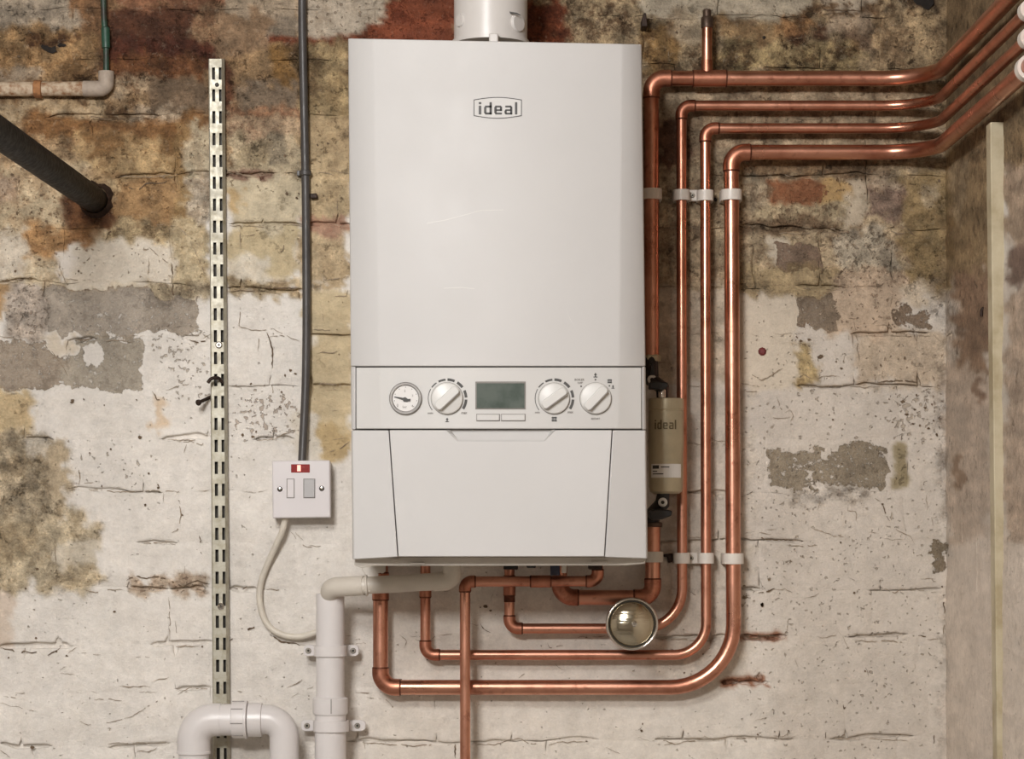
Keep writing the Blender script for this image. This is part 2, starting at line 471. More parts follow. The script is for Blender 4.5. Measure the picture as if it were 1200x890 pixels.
# ---- top left
brush(-200, -140, 90, 47, p=(184, 175, 160), u=(142, 131, 116), l=0.12, m=0.6, soft=6)
brush(30, -140, 90, 30, p=(206, 197, 182), m=0.6, amt=0.6, soft=10)
brush(86, -140, 126, 66, p=(150, 118, 88), u=(108, 82, 60), m=0.7, soft=8)
brush(126, -140, 262, 14, p=(150, 112, 88), u=(112, 76, 58), m=0.6, soft=6)
brush(124, 12, 232, 62, p=(96, 64, 48), u=(70, 44, 32), l=0.3, m=0.5, soft=6, rag=8)
brush(224, 8, 262, 46, p=(170, 144, 116), u=(118, 86, 64), m=0.8, soft=8)
brush(120, 46, 286, 80, p=(98, 58, 43), u=(70, 40, 30), l=0.3, m=0.5, soft=8, rag=12)
brush(255, -140, 352, 20, p=(192, 178, 158), u=(150, 134, 114), m=0.5, l=0.0, soft=7)
brush(252, 16, 326, 64, p=(164, 140, 114), u=(132, 106, 82), m=0.55, soft=8)
brush(318, 14, 352, 50, p=(166, 154, 138), u=(128, 116, 100), m=0.5, soft=7)
brush(354, -140, 446, 44, p=(208, 198, 182), u=(140, 124, 104), m=0.35, pt=0.7, soft=6)
brush(374, -6, 384, 44, p=(168, 156, 140), amt=0.7, soft=5)
brush(430, 24, 536, 60, p=(134, 74, 50), u=(112, 58, 40), l=0.4, m=0.35, soft=5, rag=9)
brush(446, 4, 536, 40, p=(136, 76, 52), u=(112, 58, 40), l=0.4, m=0.35, soft=5, rag=9)
brush(468, -140, 536, 20, p=(130, 72, 48), u=(106, 56, 38), l=0.4, m=0.35, soft=5, rag=9)
brush(318, 42, 440, 53, p=(140, 82, 58), u=(112, 62, 44), l=0.35, soft=4, rag=6)
brush(612, 4, 668, 52, p=(120, 68, 46), u=(96, 52, 36), l=0.35, soft=6)
brush(-200, 36, 112, 92, p=(182, 154, 116), u=(128, 98, 66), m=0.8, soft=10)
brush(36, 46, 92, 56, p=(110, 80, 54), u=(70, 48, 34), l=0.5, soft=6)
brush(-200, 78, 44, 94, p=(190, 178, 160), m=0.5, soft=6)
brush(126, 66, 246, 92, p=(128, 90, 62), u=(92, 60, 42), m=0.75, l=0.2, soft=8)
brush(134, 88, 212, 110, p=(190, 174, 150), u=(112, 84, 60), m=0.75, soft=8)
brush(176, 92, 248, 132, p=(140, 122, 102), u=(112, 94, 76), m=0.5, l=0.1, soft=8)
brush(-200, 116, 118, 136, p=(206, 188, 158), u=(150, 122, 86), m=0.5, soft=7)
brush(150, 122, 214, 140, p=(204, 188, 166), u=(120, 96, 72), m=0.7, soft=6)
brush(30, 138, 246, 166, p=(156, 118, 78), u=(122, 86, 56), m=0.6, soft=9)
brush(84, 158, 206, 208, p=(198, 170, 128), u=(146, 112, 74), m=0.6, soft=10)
brush(100, 160, 140, 186, p=(136, 102, 66), amt=0.8, soft=10)
brush(190, 150, 206, 180, p=(130, 94, 58), amt=0.8, soft=8)
brush(204, 146, 219, 290, p=(172, 142, 100), u=(132, 102, 66), m=0.5, soft=6)
brush(220, 148, 250, 204, p=(214, 200, 172), m=0.4, soft=6)
brush(220, 205, 250, 268, p=(212, 196, 174), u=(150, 128, 104), m=0.6, soft=6)
brush(268, 60, 352, 96, p=(178, 152, 118), u=(128, 102, 74), m=0.7, soft=8)
brush(322, 60, 350, 94, p=(150, 118, 74), u=(112, 84, 52), m=0.6, soft=9)
brush(262, 68, 276, 140, p=(100, 62, 46), u=(78, 46, 34), amt=0.8, soft=6)
brush(280, 96, 352, 124, p=(144, 128, 110), u=(110, 96, 80), m=0.5, soft=8)
brush(268, 124, 400, 136, p=(162, 124, 98), u=(136, 96, 74), amt=0.9, soft=6)
brush(268, 136, 352, 166, p=(196, 172, 144), u=(148, 116, 92), m=0.7, soft=7)
brush(268, 160, 352, 206, p=(206, 190, 160), u=(150, 130, 106), m=0.55, soft=8)
brush(281, 162, 310, 198, p=(166, 150, 122), u=(140, 124, 100), l=0.3, soft=5)
brush(314, 157, 337, 196, p=(150, 138, 118), u=(136, 124, 104), l=0.35, soft=4, rag=6)
brush(354, 44, 412, 134, p=(188, 168, 130), u=(146, 122, 88), m=0.6, soft=7)
brush(352, 60, 374, 116, p=(112, 92, 68), amt=0.75, soft=7)
brush(354, 132, 412, 264, p=(200, 178, 142), u=(152, 126, 94), m=0.35, soft=8)
# ---- left middle
brush(268, 206, 352, 266, p=(208, 194, 166), u=(168, 148, 116), m=0.2, l=-0.02, soft=7)
brush(268, 224, 284, 252, p=(190, 156, 106), amt=0.7, soft=7)
brush(266, 199, 312, 209, p=(164, 136, 116), u=(146, 110, 92), l=0.4, e=0.9, soft=4)
brush(268, 266, 352, 322, p=(204, 187, 152), u=(176, 152, 116), m=0.2, l=-0.02, soft=7)
brush(268, 304, 312, 336, p=(220, 210, 192), soft=5, rag=10)
brush(268, 328, 352, 346, p=(190, 170, 138), u=(140, 116, 90), m=0.6, e=0.8, soft=6)
brush(354, 262, 412, 336, p=(200, 178, 144), u=(156, 130, 98), m=0.35, soft=7)
brush(354, 254, 412, 274, p=(186, 150, 126), u=(150, 92, 72), l=0.25, e=0.8, soft=5)
brush(360, 338, 412, 530, p=(202, 184, 150), u=(168, 142, 106), m=0.15, l=-0.05, soft=5, rag=8)
brush(360, 386, 374, 412, p=(224, 214, 196), soft=4)
brush(376, 500, 412, 534, p=(192, 168, 126), soft=5)
brush(340, 480, 376, 534, p=(222, 213, 198), soft=5)
brush(-200, 190, 110, 270, p=(208, 188, 156), u=(152, 120, 88), m=0.5, pt=0.7, soft=14)
brush(-200, 208, 20, 236, p=(196, 168, 148), amt=0.6, soft=8)
brush(110, 205, 206, 266, p=(172, 138, 98), u=(128, 96, 64), m=0.45, l=0.1, soft=9)
brush(94, 208, 140, 236, p=(206, 180, 140), m=0.5, soft=8)
brush(30, 264, 112, 300, p=(186, 146, 102), u=(134, 96, 62), m=0.5, l=0.1, soft=12)
brush(74, 222, 134, 266, p=(96, 62, 40), u=(66, 40, 26), l=0.2, m=0.5, soft=14)
brush(80, 250, 116, 306, p=(142, 102, 68), amt=0.7, soft=12)
brush(126, 262, 215, 284, p=(190, 168, 132), u=(130, 108, 80), m=0.8, soft=8)
brush(-200, 272, 34, 326, p=(214, 202, 184), m=0.2, soft=10)
brush(64, 288, 98, 326, p=(226, 218, 208), m=0.0, l=-0.1, soft=4)
brush(86, 286, 205, 336, p=(222, 212, 196), m=0.08, l=-0.05, soft=7)
brush(200, 262, 250, 340, p=(212, 194, 160), u=(160, 134, 98), m=0.45, soft=7)
brush(-200, 330, 12, 372, p=(174, 140, 100), amt=0.9, soft=8)
brush(12, 332, 56, 400, p=(204, 190, 176), u=(158, 142, 126), m=0.5, l=0.12, pt=0.8, soft=7)
brush(170, 330, 250, 352, p=(206, 188, 158), u=(140, 118, 92), m=0.7, soft=7)
brush(52, 336, 178, 394, u=(172, 161, 148), l=0.86, soft=5, rag=8)
brush(172, 346, 236, 392, u=(166, 154, 140), l=0.76, soft=6, rag=10)
brush(-200, 400, 78, 457, u=(162, 148, 132), l=0.84, soft=6, rag=9)
brush(78, 397, 170, 458, u=(170, 160, 145), l=0.80, soft=6, rag=9)
brush(100, 404, 118, 430, l=0.0, soft=5, rag=7)
brush(50, 396, 90, 412, l=-0.05, p=(214, 202, 184), soft=5)
brush(-200, 456, 34, 512, p=(208, 186, 148), u=(170, 142, 106), m=0.3, soft=10)
brush(-200, 508, 78, 612, p=(190, 174, 148), u=(150, 132, 106), m=0.75, l=0.28, soft=9, rag=18)
brush(28, 514, 64, 540, p=(216, 206, 190), l=0.02, m=0.4, soft=8)
brush(60, 512, 78, 590, p=(198, 180, 152), l=0.02, m=0.3, soft=6)
brush(-200, 604, 112, 692, p=(204, 188, 160), u=(160, 140, 110), m=0.55, l=0.1, soft=12, rag=20)
brush(-200, 612, 40, 660, p=(184, 166, 136), u=(146, 126, 98), amt=0.8, l=0.2, soft=12)
brush(68, 634, 118, 664, p=(214, 203, 184), l=-0.02, m=0.2, soft=5)
brush(-200, 690, 16, 765, p=(214, 198, 182), soft=10)
brush(176, 470, 192, 504, p=(214, 192, 166), soft=5)
brush(180, 380, 246, 470, pt=0.85, soft=14)
brush(272, 460, 352, 515, pt=1.0, u=(176, 150, 126), l=0.06, soft=12)
brush(80, 520, 170, 575, pt=0.7, soft=14)
brush(150, 676, 246, 692, p=(206, 186, 164), u=(140, 112, 90), l=0.12, m=0.5, e=0.8, pt=0.8, soft=5)
# ---- right of the boiler
brush(745, -140, 950, 21, p=(180, 168, 148), u=(150, 138, 118), m=0.35, l=0.0, soft=4, rag=6)
brush(950, -140, 1030, 8, p=(182, 168, 148), m=0.35, l=0.0, soft=4)
brush(753, 34, 792, 86, p=(140, 112, 74), u=(100, 74, 48), m=0.7, soft=8)
brush(784, 14, 826, 50, p=(168, 152, 128), u=(130, 112, 90), m=0.5, soft=7)
brush(838, 22, 916, 50, p=(154, 128, 94), u=(116, 90, 62), m=0.6, soft=7)
brush(914, 22, 950, 42, p=(148, 112, 76), u=(112, 80, 54), amt=0.9, soft=7)
brush(922, 38, 944, 48, p=(92, 66, 46), u=(74, 52, 38), l=0.4, soft=5)
brush(930, 7, 1030, 17, p=(108, 84, 60), u=(84, 64, 46), l=0.35, m=0.5, soft=4)
brush(953, 26, 972, 46, p=(98, 70, 52), u=(80, 58, 44), l=0.3, soft=6)
brush(968, 14, 1024, 36, p=(176, 156, 132), u=(134, 114, 92), m=0.6, soft=6)
brush(984, 34, 1024, 64, p=(124, 104, 84), u=(104, 86, 70), l=0.25, soft=7)
brush(1024, 14, 1108, 88, p=(180, 156, 122), u=(128, 104, 78), m=0.75, soft=8)
brush(1072, -140, 1106, 12, p=(86, 68, 52), u=(60, 46, 36), l=0.3, soft=8)
brush(844, 50, 1010, 86, p=(166, 146, 108), u=(104, 82, 58), m=0.9, soft=8)
brush(745, 100, 1110, 190, p=(184, 164, 136), u=(134, 110, 86), m=0.6, l=0.05, soft=8)
brush(770, 144, 802, 200, p=(112, 84, 66), u=(92, 66, 52), l=0.3, soft=6)
brush(764, 330, 860, 452, p=(206, 190, 168), u=(160, 142, 120), m=0.3, soft=8)
brush(764, 450, 880, 800, p=(212, 202, 188), m=0.15, soft=14)
brush(866, 182, 1020, 206, p=(146, 122, 94), u=(110, 88, 66), m=0.7, l=0.15, soft=5)
brush(894, 212, 970, 246, p=(150, 104, 74), u=(146, 98, 70), l=0.5, m=0.4, soft=5, rag=8)
brush(866, 206, 900, 246, p=(166, 150, 126), u=(112, 92, 72), m=0.7, soft=7)
brush(964, 210, 990, 250, p=(190, 158, 108), m=0.2, soft=6)
brush(988, 206, 1014, 266, p=(194, 180, 158), m=0.1, l=-0.05, soft=5)
brush(880, 240, 990, 264, p=(190, 172, 140), u=(118, 96, 74), m=0.6, l=0.05, pt=0.8, soft=5)
brush(866, 260, 980, 272, p=(134, 112, 88), u=(108, 88, 68), l=0.25, e=0.9, soft=4)
brush(1014, 206, 1062, 226, p=(192, 172, 148), m=0.4, pt=0.8, soft=6)
brush(1016, 220, 1064, 256, p=(150, 128, 112), u=(118, 96, 82), l=0.32, m=0.6, soft=7)
brush(1058, 196, 1120, 334, p=(156, 134, 98), u=(128, 106, 74), m=0.5, l=0.05, soft=9)
brush(1080, 216, 1096, 244, p=(182, 164, 136), soft=6)
brush(896, 278, 922, 312, p=(214, 202, 182), m=0.1, soft=4)
brush(905, 284, 962, 320, u=(134, 114, 98), l=0.84, soft=4, rag=8)
brush(866, 318, 980, 350, p=(176, 156, 122), u=(138, 118, 90), m=0.45, soft=7)
brush(976, 272, 1046, 320, p=(190, 177, 156), u=(140, 126, 108), m=0.6, l=0.12, pt=0.9, soft=7)
brush(976, 320, 1062, 338, p=(196, 174, 150), u=(150, 126, 104), m=0.5, pt=0.8, soft=5)
brush(866, 352, 934, 460, p=(216, 203, 184), m=0.05, l=-0.08, pt=0.3, soft=6)
brush(962, 336, 1060, 394, p=(202, 180, 156), u=(160, 136, 114), m=0.2, pt=0.6, soft=7)
brush(930, 346, 982, 390, u=(132, 117, 100), l=0.80, soft=6, rag=10)
brush(1050, 350, 1094, 388, u=(130, 112, 94), l=0.66, soft=9, rag=12)
brush(1060, 336, 1086, 362, p=(204, 188, 166), l=0.0, soft=6)
brush(930, 388, 950, 410, u=(140, 112, 86), l=0.35, soft=6)
brush(930, 412, 954, 450, p=(190, 168, 126), u=(138, 110, 76), m=0.5, l=0.08, soft=5)
brush(1000, 390, 1110, 452, p=(200, 182, 160), u=(160, 140, 118), m=0.25, soft=12)
brush(1040, 452, 1106, 514, pt=1.05, soft=12)
brush(896, 526, 966, 576, u=(150, 137, 118), l=0.63, soft=6, rag=10)
brush(958, 516, 1038, 574, u=(146, 133, 114), l=0.66, soft=6, rag=10)
brush(966, 512, 978, 540, l=-0.05, soft=4)
brush(1046, 518, 1064, 570, p=(156, 142, 112), u=(150, 136, 108), l=0.35, soft=4, rag=5)
brush(922, 572, 1010, 586, u=(140, 122, 100), l=0.18, m=0.5, soft=5)
brush(1086, 632, 1112, 672, u=(130, 116, 96), l=0.69, soft=7, rag=10)
brush(868, 390, 1106, 900, pt=0.5, soft=14)
brush(1098, 300, 1122, 620, u=(120, 98, 78), m=0.6, l=0.12, e=0.2, amt=0.8, soft=8)
brush(1100, 690, 1118, 880, u=(130, 110, 90), m=0.4, l=0.1, amt=0.8, soft=6)
brush(1040, 458, 1106, 512, pt=1.05, soft=12)
brush(912, 636, 952, 662, u=(160, 142, 118), l=0.26, soft=8)
brush(866, 676, 942, 690, u=(160, 140, 114), l=0.25, e=0.5, soft=5)
brush(866, 688, 890, 704, u=(150, 132, 106), l=0.4, e=0.8, soft=5)
brush(868, 742, 920, 750, p=(156, 112, 88), u=(150, 104, 80), l=0.5, e=1.0, soft=3, rag=4)
brush(846, 794, 898, 804, p=(158, 112, 86), u=(150, 104, 80), l=0.5, e=1.0, soft=3, rag=5)
brush(996, 740, 1062, 756, e=0.7, soft=4)
brush(1008, 876, 1062, 1000, u=(160, 144, 118), l=0.22, soft=10)
# ---- corner and the wall to the right
brush(1112, -200, 1400, 1200, e=-0.45, soft=4)
brush(1108, 150, 1164, 330, p=(160, 138, 106), u=(128, 104, 78), m=0.5, l=0.0, soft=10)
brush(1112, 190, 1132, 260, p=(184, 164, 134), amt=0.7, soft=8)
brush(1108, 250, 1120, 310, p=(138, 116, 84), soft=5)
brush(1120, 320, 1164, 440, p=(150, 124, 102), u=(120, 96, 78), m=0.5, soft=12)
brush(1108, 430, 1164, 640, p=(202, 185, 168), u=(158, 138, 119), m=0.25, soft=14)
brush(1140, 440, 1156, 476, p=(118, 92, 74), amt=0.8, soft=6)
brush(1116, 535, 1126, 570, p=(140, 114, 92), amt=0.8, soft=5)
brush(1108, 630, 1330, 1100, p=(222, 209, 195), u=(166, 148, 128), m=0.12, soft=16)
brush(1178, 140, 1330, 290, p=(190, 168, 146), u=(150, 126, 106), m=0.35, soft=8)
brush(1180, 286, 1330, 332, p=(138, 116, 104), u=(120, 100, 88), m=0.35, soft=6)
brush(1180, 332, 1330, 640, p=(194, 174, 155), u=(154, 132, 112), m=0.35, soft=10)
brush(1100, -140, 1330, 190, p=(150, 128, 98), u=(110, 90, 66), m=0.6, soft=10)
# ---- eroded joints
for x0, y, x1, v in ((60, 137, 185, 0.9), (140, 207, 206, 0.8), (218, 205, 250, 0.9), (268, 339, 352, 0.8), (0, 329, 44, 0.8),
                     (80, 398, 116, 0.9), (218, 398, 246, 0.9), (28, 511, 60, 0.7), (190, 515, 246, 0.8), (84, 574, 190, 0.55),
                     (165, 636, 210, 0.7), (0, 759, 80, 0.9), (180, 758, 246, 0.8), (206, 812, 246, 0.8), (360, 452, 412, 0.9),
                     (268, 690, 300, 0.95), (268, 452, 352, 0.3), (300, 515, 340, 0.7), (268, 264, 352, 0.6), (364, 392, 412, 0.6),
                     (870, 207, 1010, 0.6), (940, 336, 985, 0.7), (1000, 392, 1090, 0.7), (935, 452, 1040, 0.7), (1028, 446, 1090, 0.6),
                     (866, 632, 940, 0.6), (1020, 692, 1100, 0.35), (866, 865, 930, 0.5), (976, 865, 1066, 0.6), (410, 870, 700, 0.4),
                     (766, 868, 880, 0.5), (130, 873, 200, 0.6), (0, 875, 60, 0.7), (764, 745, 850, 0.6), (764, 630, 850, 0.5), (764, 578, 860, 0.6)):
    brush(x0, y - 8, x1, y + 8, e=v, soft=5, rag=4)

# the damp, sooty top of the wall
DIRT = np.clip((215 - GY) / 110, 0, 1) * np.clip(0.55 + (430 - GX) / 500, 0.0, 1)
paint *= 1 - DIRT[..., None] * np.array((0.10, 0.14, 0.18))
CRUMB = np.clip((fbm(13, 3) - 0.5) * 3.4, -1, 1)[..., None] * mot[..., None]
paint *= 1 + 0.34 * CRUMB; under *= 1 + 0.26 * CRUMB
mixn = (NF - 0.5)[..., None]
paint = np.clip(paint * (1 + 0.05 * (NB[..., None] - 0.5) * 2 + 0.05 * mixn), 4, 245)
under = np.clip(under * (1 + 0.18 * (NB[..., None] - 0.5) + 0.18 * mixn), 4, 235)
loss = loss + (NF - 0.5) * 0.18
WU, WV = (fbm(40, 4) - 0.5) * 10, (fbm(50, 4) - 0.5) * 11
JX = (100.0, 330.0, 980.0)
JY = [(-110, -110, -108), (-50, -50, -46), (10, 12, 20), (71, 70, 80), (137, 135, 142), (207, 204, 206), (267, 264, 268), (330, 339, 336),
      (397, 393, 392), (458, 453, 452), (513, 515, 513), (574, 576, 579), (635, 637, 632), (688, 690, 692), (758, 752, 745),
      (812, 806, 801), (873, 870, 865), (932, 930, 927), (992, 990, 988)]
PERP = [  # x of the upright joints, course by course
    [-100, 60, 240, 420, 600, 780, 960], [-60, 120, 300, 480, 660, 840, 1010],
    [-90, -8, 86, 126, 240, 352, 440, 540, 640, 752, 832, 960, 1032], [-60, 30, 120, 262, 352, 440, 530, 620, 710, 792, 914, 975, 1026],
    [-110, 20, 110, 205, 262, 352, 440, 530, 620, 710, 770, 868, 965, 1014],
    [-60, 40, 142, 206, 262, 310, 395, 480, 600, 700, 768, 802, 866, 984, 1014, 1060],
    [-100, -20, 74, 200, 283, 360, 450, 540, 640, 730, 800, 884, 962, 1044],
    [-60, 53, 174, 236, 352, 440, 530, 620, 710, 770, 850, 931, 1044],
    [-110, -14, 78, 170, 318, 364, 460, 550, 640, 730, 820, 931, 1000, 1076],
    [-60, 30, 180, 246, 320, 366, 450, 540, 640, 740, 850, 916, 1052],
    [-100, -20, 78, 168, 272, 376, 460, 550, 640, 730, 800, 896, 1040, 1064],
    [-70, 56, 210, 300, 390, 480, 570, 660, 750, 840, 962, 1060],
    [-110, -20, 66, 116, 150, 268, 360, 450, 540, 630, 720, 800, 888, 1030],
    [-70, 68, 198, 266, 380, 470, 560, 650, 740, 830, 922, 1020],
    [-120, 30, 206, 270, 370, 460, 550, 660, 750, 832, 892, 1076],
    [-60, 25, 94, 246, 330, 420, 510, 600, 700, 800, 912, 990, 1088],
    [-110, 40, 160, 250, 340, 430, 534, 640, 755, 850, 966, 1050],
    [-60, 80, 200, 320, 440, 560, 680, 800, 920, 1040]]
def jy(k, x): return float(np.interp(x, JX, [JY[k][0], JY[k][1], JY[k][2]]))


# thick paint over the joints still shows them as shallow dips
dip = np.zeros((NY, NX)); brk = fbm(30, 3)
jrow = [np.interp(GX[0], JX, JY[q])[None, :] + WV for q in range(len(JY))]
for q in range(len(JY)): dip += np.exp(-((GY - jrow[q]) / 3.2) ** 2)
for q in range(len(PERP)):
    inside = (GY > jrow[q]) & (GY < jrow[q + 1])
    for x_ in PERP[q]: dip += np.exp(-((GX - x_ - WU) / 2.8) ** 2) * inside
dip = np.clip(dip, 0, 1) * np.clip((brk - 0.32) * 3.2, 0, 1) * (GX < 1108)
relief = (fbm(70, 5) - 0.5) * 0.006 + (fbm(16, 3) - 0.5) * 0.0022 * (0.6 + mot)
relief -= np.clip(loss, 0, 0.6) * 0.0022
# ragged, crumbling stuff at the top of the wall stands rougher
relief -= dip * 0.0011
relief += ((fbm(24, 4) - 0.5) * 0.026 + (fbm(10, 2) - 0.5) * 0.010) * np.clip(mot - 0.3, 0, 1)
PL, UL = lin(paint), lin(under)
EN1, EN2 = (fbm(34, 4) - 0.5) * 2, (fbm(10, 2) - 0.5) * 2

def samp(arr, px, py):
    fx = np.clip((np.asarray(px, float) - RX0) / RS, 0, NX - 1.001); fy = np.clip((np.asarray(py, float) - RY0) / RS, 0, NY - 1.001)
    ix = fx.astype(int); iy = fy.astype(int); tx = fx - ix; ty = fy - iy
    if arr.ndim == 3: tx = tx[..., None]; ty = ty[..., None]
    return (arr[iy, ix] * (1 - tx) + arr[iy, ix+1] * tx) * (1 - ty) + (arr[iy+1, ix] * (1 - tx) + arr[iy+1, ix+1] * tx) * ty

def paint_attrs(me, px, py):
    n = len(me.vertices)
    for nm, rgb in (('paint', samp(PL, px, py)), ('under', samp(UL, px, py)),
                    ('mask', np.stack([np.clip(samp(loss, px, py), 0, 1), samp(pit, px, py), samp(mot, px, py)], -1))):
        a = me.attributes.new(nm, 'FLOAT_COLOR', 'POINT')
        buf = np.ones((n, 4), np.float32); buf[:, :3] = rgb
        a.data.foreach_set('color', buf.ravel())

def mesh_np(name, co, quads):
    me = bpy.data.meshes.new(name)
    me.vertices.add(len(co)); me.vertices.foreach_set('co', np.asarray(co, np.float32).ravel())
    q = np.asarray(quads, np.int32)
    me.loops.add(q.size); me.loops.foreach_set('vertex_index', q.ravel())
    me.polygons.add(len(q)); me.polygons.foreach_set('loop_start', np.arange(0, q.size, 4, dtype=np.int32))
    me.polygons.foreach_set('loop_total', np.full(len(q), 4, np.int32))
    me.polygons.foreach_set('use_smooth', np.ones(len(q), bool))
    me.update(calc_edges=True)
    return me

MW = DIST / F      # metres of wall per photo pixel
CORNER = 0.637     # world x of the wall on the right

# ------------------------------------------------------------------ the room
def slab(name, x0, x1, y0, y1, z0, z1, mat):
    bm = bmesh.new(); add_box(bm, x0, x1, y0, y1, z0, z1)
    return tag(from_bm(name, bm, mat), kind='structure')
XL, YF, ZC = -2.2, -4.6, 2.5
slab('floor', XL - 0.1, CORNER + 0.1, YF - 0.1, 0.1, -0.1, 0.0, M['floor'])
slab('ceiling', XL - 0.1, CORNER + 0.1, YF - 0.1, 0.1, ZC, ZC + 0.1, M['ceiling'])
slab('wall_left', XL - 0.1, XL, YF, 0.1, 0.0, ZC, M['room'])
slab('wall_front', XL, CORNER + 0.1, YF - 0.1, YF, 0.0, ZC, M['room'])

def mortar_wall(name, u, v, to_world, project, thick_dir):
    """A mortar bed: a fine sheet with the joints' relief, closed at the back as a solid wall."""
    U, V = np.meshgrid(u, v)
    nx, ny = len(u), len(v)
    px, py = project(U, V)
    dep = 0.0022 + 0.0065 * samp(ero, px, py) + samp(EN2, px, py) * 0.0010
    front = to_world(U, V, dep).reshape(-1, 3)
    idx = np.arange(nx * ny).reshape(ny, nx)
    q = np.stack([idx[:-1, :-1], idx[1:, :-1], idx[1:, 1:], idx[:-1, 1:]], -1).reshape(-1, 4)
    back = to_world(U, V, np.full(U.shape, 0.1)).reshape(-1, 3)
    rim = np.concatenate([idx[0, :], idx[1:, -1], idx[-1, -2::-1], idx[-2:0:-1, 0]])
    rim2 = np.roll(rim, -1); off = nx * ny
    corners = [idx[0, 0], idx[0, -1], idx[-1, -1], idx[-1, 0]]
    side = np.stack([rim, rim + off, rim2 + off, rim2], -1)
    bq = q[:, ::-1] + off
    me = mesh_np(name, np.concatenate([front, back]), np.concatenate([q, side, bq]))
    paint_attrs(me, np.concatenate([px.ravel()] * 2), np.concatenate([py.ravel()] * 2))
    o = link(name, me, M['brick'])
    return tag(o, kind='structure')

def merge(lo, hi, f0, f1, step):
    fine = np.arange(f0, f1 + 0.5 * step, step)
    a = np.arange(lo, f0, 60); b = np.arange(f1 + 60, hi, 60)
    return np.concatenate([a, fine, b, [hi]])

ZTOP, ZBOT = CY - (ZC - EYE) / MW, CY + EYE / MW
uu = merge(CX + XL / MW, CX + CORNER / MW, -150, 1110, 6); uu = uu[uu <= CX + CORNER / MW]
vv = merge(ZTOP, ZBOT, -120, 1030, 6)
def back_world(U, V, dep): return np.stack([(U - CX) * MW, dep, EYE - (V - CY) * MW], -1)
wall_back = mortar_wall('wall_back', uu, vv, back_world, lambda U, V: (U, V), 1)

def right_world(U, V, dep): return np.stack([CORNER + dep, -U * MW, EYE - (V - CY) * MW], -1)
def right_project(U, V):
    d = DIST - U * MW
    k = F * MW / np.maximum(d, 0.5)
    return CX + CORNER * F / np.maximum(d, 0.5), CY + (V - CY) * k
ur = np.concatenate([np.arange(0, 520, 6), np.arange(520, -YF / MW + 1, 80), [-YF / MW]])
wall_right = mortar_wall('wall_right', ur, vv, right_world, right_project, 1)

# ------------------------------------------------------------------ the bricks, one object each
def make_brick(u0, u1, top, bot, to_world, project, parent, ulo, uhi, thick=0.05):
    """u0..u1 along the wall, top/bot functions of u; a slightly pillowed face with ragged edges, then four sides."""
    rnd = random.random
    w_, h_ = u1 - u0, bot((u0+u1)/2) - top((u0+u1)/2)
    nu, nv = max(4, int(w_ / 3.6)), max(4, int(h_ / 3.6))
    def ramp(n):
        a = np.linspace(0, 1, n + 1)
        return np.concatenate([[0], [a[1] * 0.28], a[1:-1], [1 - a[1] * 0.28], [1]])
    A, B = np.meshgrid(ramp(nu), ramp(nv))
    U = u0 + A * w_
    T = np.vectorize(top)(U); Bo = np.vectorize(bot)(U)
    V = T + B * (Bo - T)
    px, py = project(U, V)
    kw = np.clip(1.2 * np.minimum(U - ulo, uhi - U) / 20, 0, 1)
    U = U + samp(WU, px, py) * kw; V = V + samp(WV, px, py)
    e, n1, n2 = samp(ero, px, py), samp(EN1, px, py), samp(EN2, px, py)
    gap = np.clip(3.6 * np.clip(e + 0.4 * n1 - 0.12, 0, 1.2) + 1.1 * n2 * np.clip(e + 0.3 * n1, 0, 1), -0.25, 6.0)
    U = U + gap * (1 - A) ** 6 - gap * A ** 6
    V = V + gap * (1 - B) ** 6 - gap * B ** 6
    px, py = project(U, V)
    dep = -samp(relief, px, py) - 0.0016 + (rnd() - 0.5) * 0.0006
    dep = dep + (A - 0.5) * (rnd() - 0.5) * 0.0005
    rim = (A == 0) | (A == 1) | (B == 0) | (B == 1)
    dep = dep + np.where(rim, 0.0036 * np.clip(e + 0.4 * n1 - 0.06, 0, 1), 0)
    ny, nx = A.shape
    front = to_world(U, V, dep).reshape(-1, 3)
    idx = np.arange(nx * ny).reshape(ny, nx)
    q = np.stack([idx[:-1, :-1], idx[1:, :-1], idx[1:, 1:], idx[:-1, 1:]], -1).reshape(-1, 4)
    ring = np.concatenate([idx[0, :], idx[1:, -1], idx[-1, -2::-1], idx[-2:0:-1, 0]])
    k = len(ring); off = nx * ny
    back = to_world(U, V, np.full(U.shape, thick)).reshape(-1, 3)[ring]
    r2 = np.roll(np.arange(k), -1)
    ar = np.arange(k)
    side = np.stack([off + ar, off + r2, off + k + r2, off + k + ar], -1)     # the sides have corner points of their own, so the face keeps its shading
    co = np.concatenate([front, front[ring], back]); org = front.mean(0)
    me = mesh_np('brick', co - org, np.concatenate([q, side]))
    paint_attrs(me, np.concatenate([px.ravel(), px.ravel()[ring], px.ravel()[ring]]), np.concatenate([py.ravel(), py.ravel()[ring], py.ravel()[ring]]))
    o = link('brick', me, M['brick'], parent); o.location = org
    return dep.min()

UMAX = CX + CORNER / MW + 2.5
for c in range(len(PERP)):
    xs = [x for x in PERP[c]] + [UMAX]
    for a, b in zip(xs[:-1], xs[1:]):
        make_brick(a, b, lambda u, c=c: jy(c, u), lambda u, c=c: jy(c + 1, u), back_world, lambda U, V: (U, V), wall_back, -1000, UMAX)
for c in range(len(PERP)):
    x = -1
    cuts = [x] + ([92, 268, 440] if c % 2 else [172, 262, 440])
    for a, b in zip(cuts[:-1], cuts[1:]):
        make_brick(a, b, lambda u, c=c: JY[c][2] + 3.0 * math.sin(u * 0.02 + c), lambda u, c=c: JY[c+1][2] + 3.0 * math.sin(u * 0.02 + c + 1),
                   right_world, right_project, wall_right, 4, 5000)

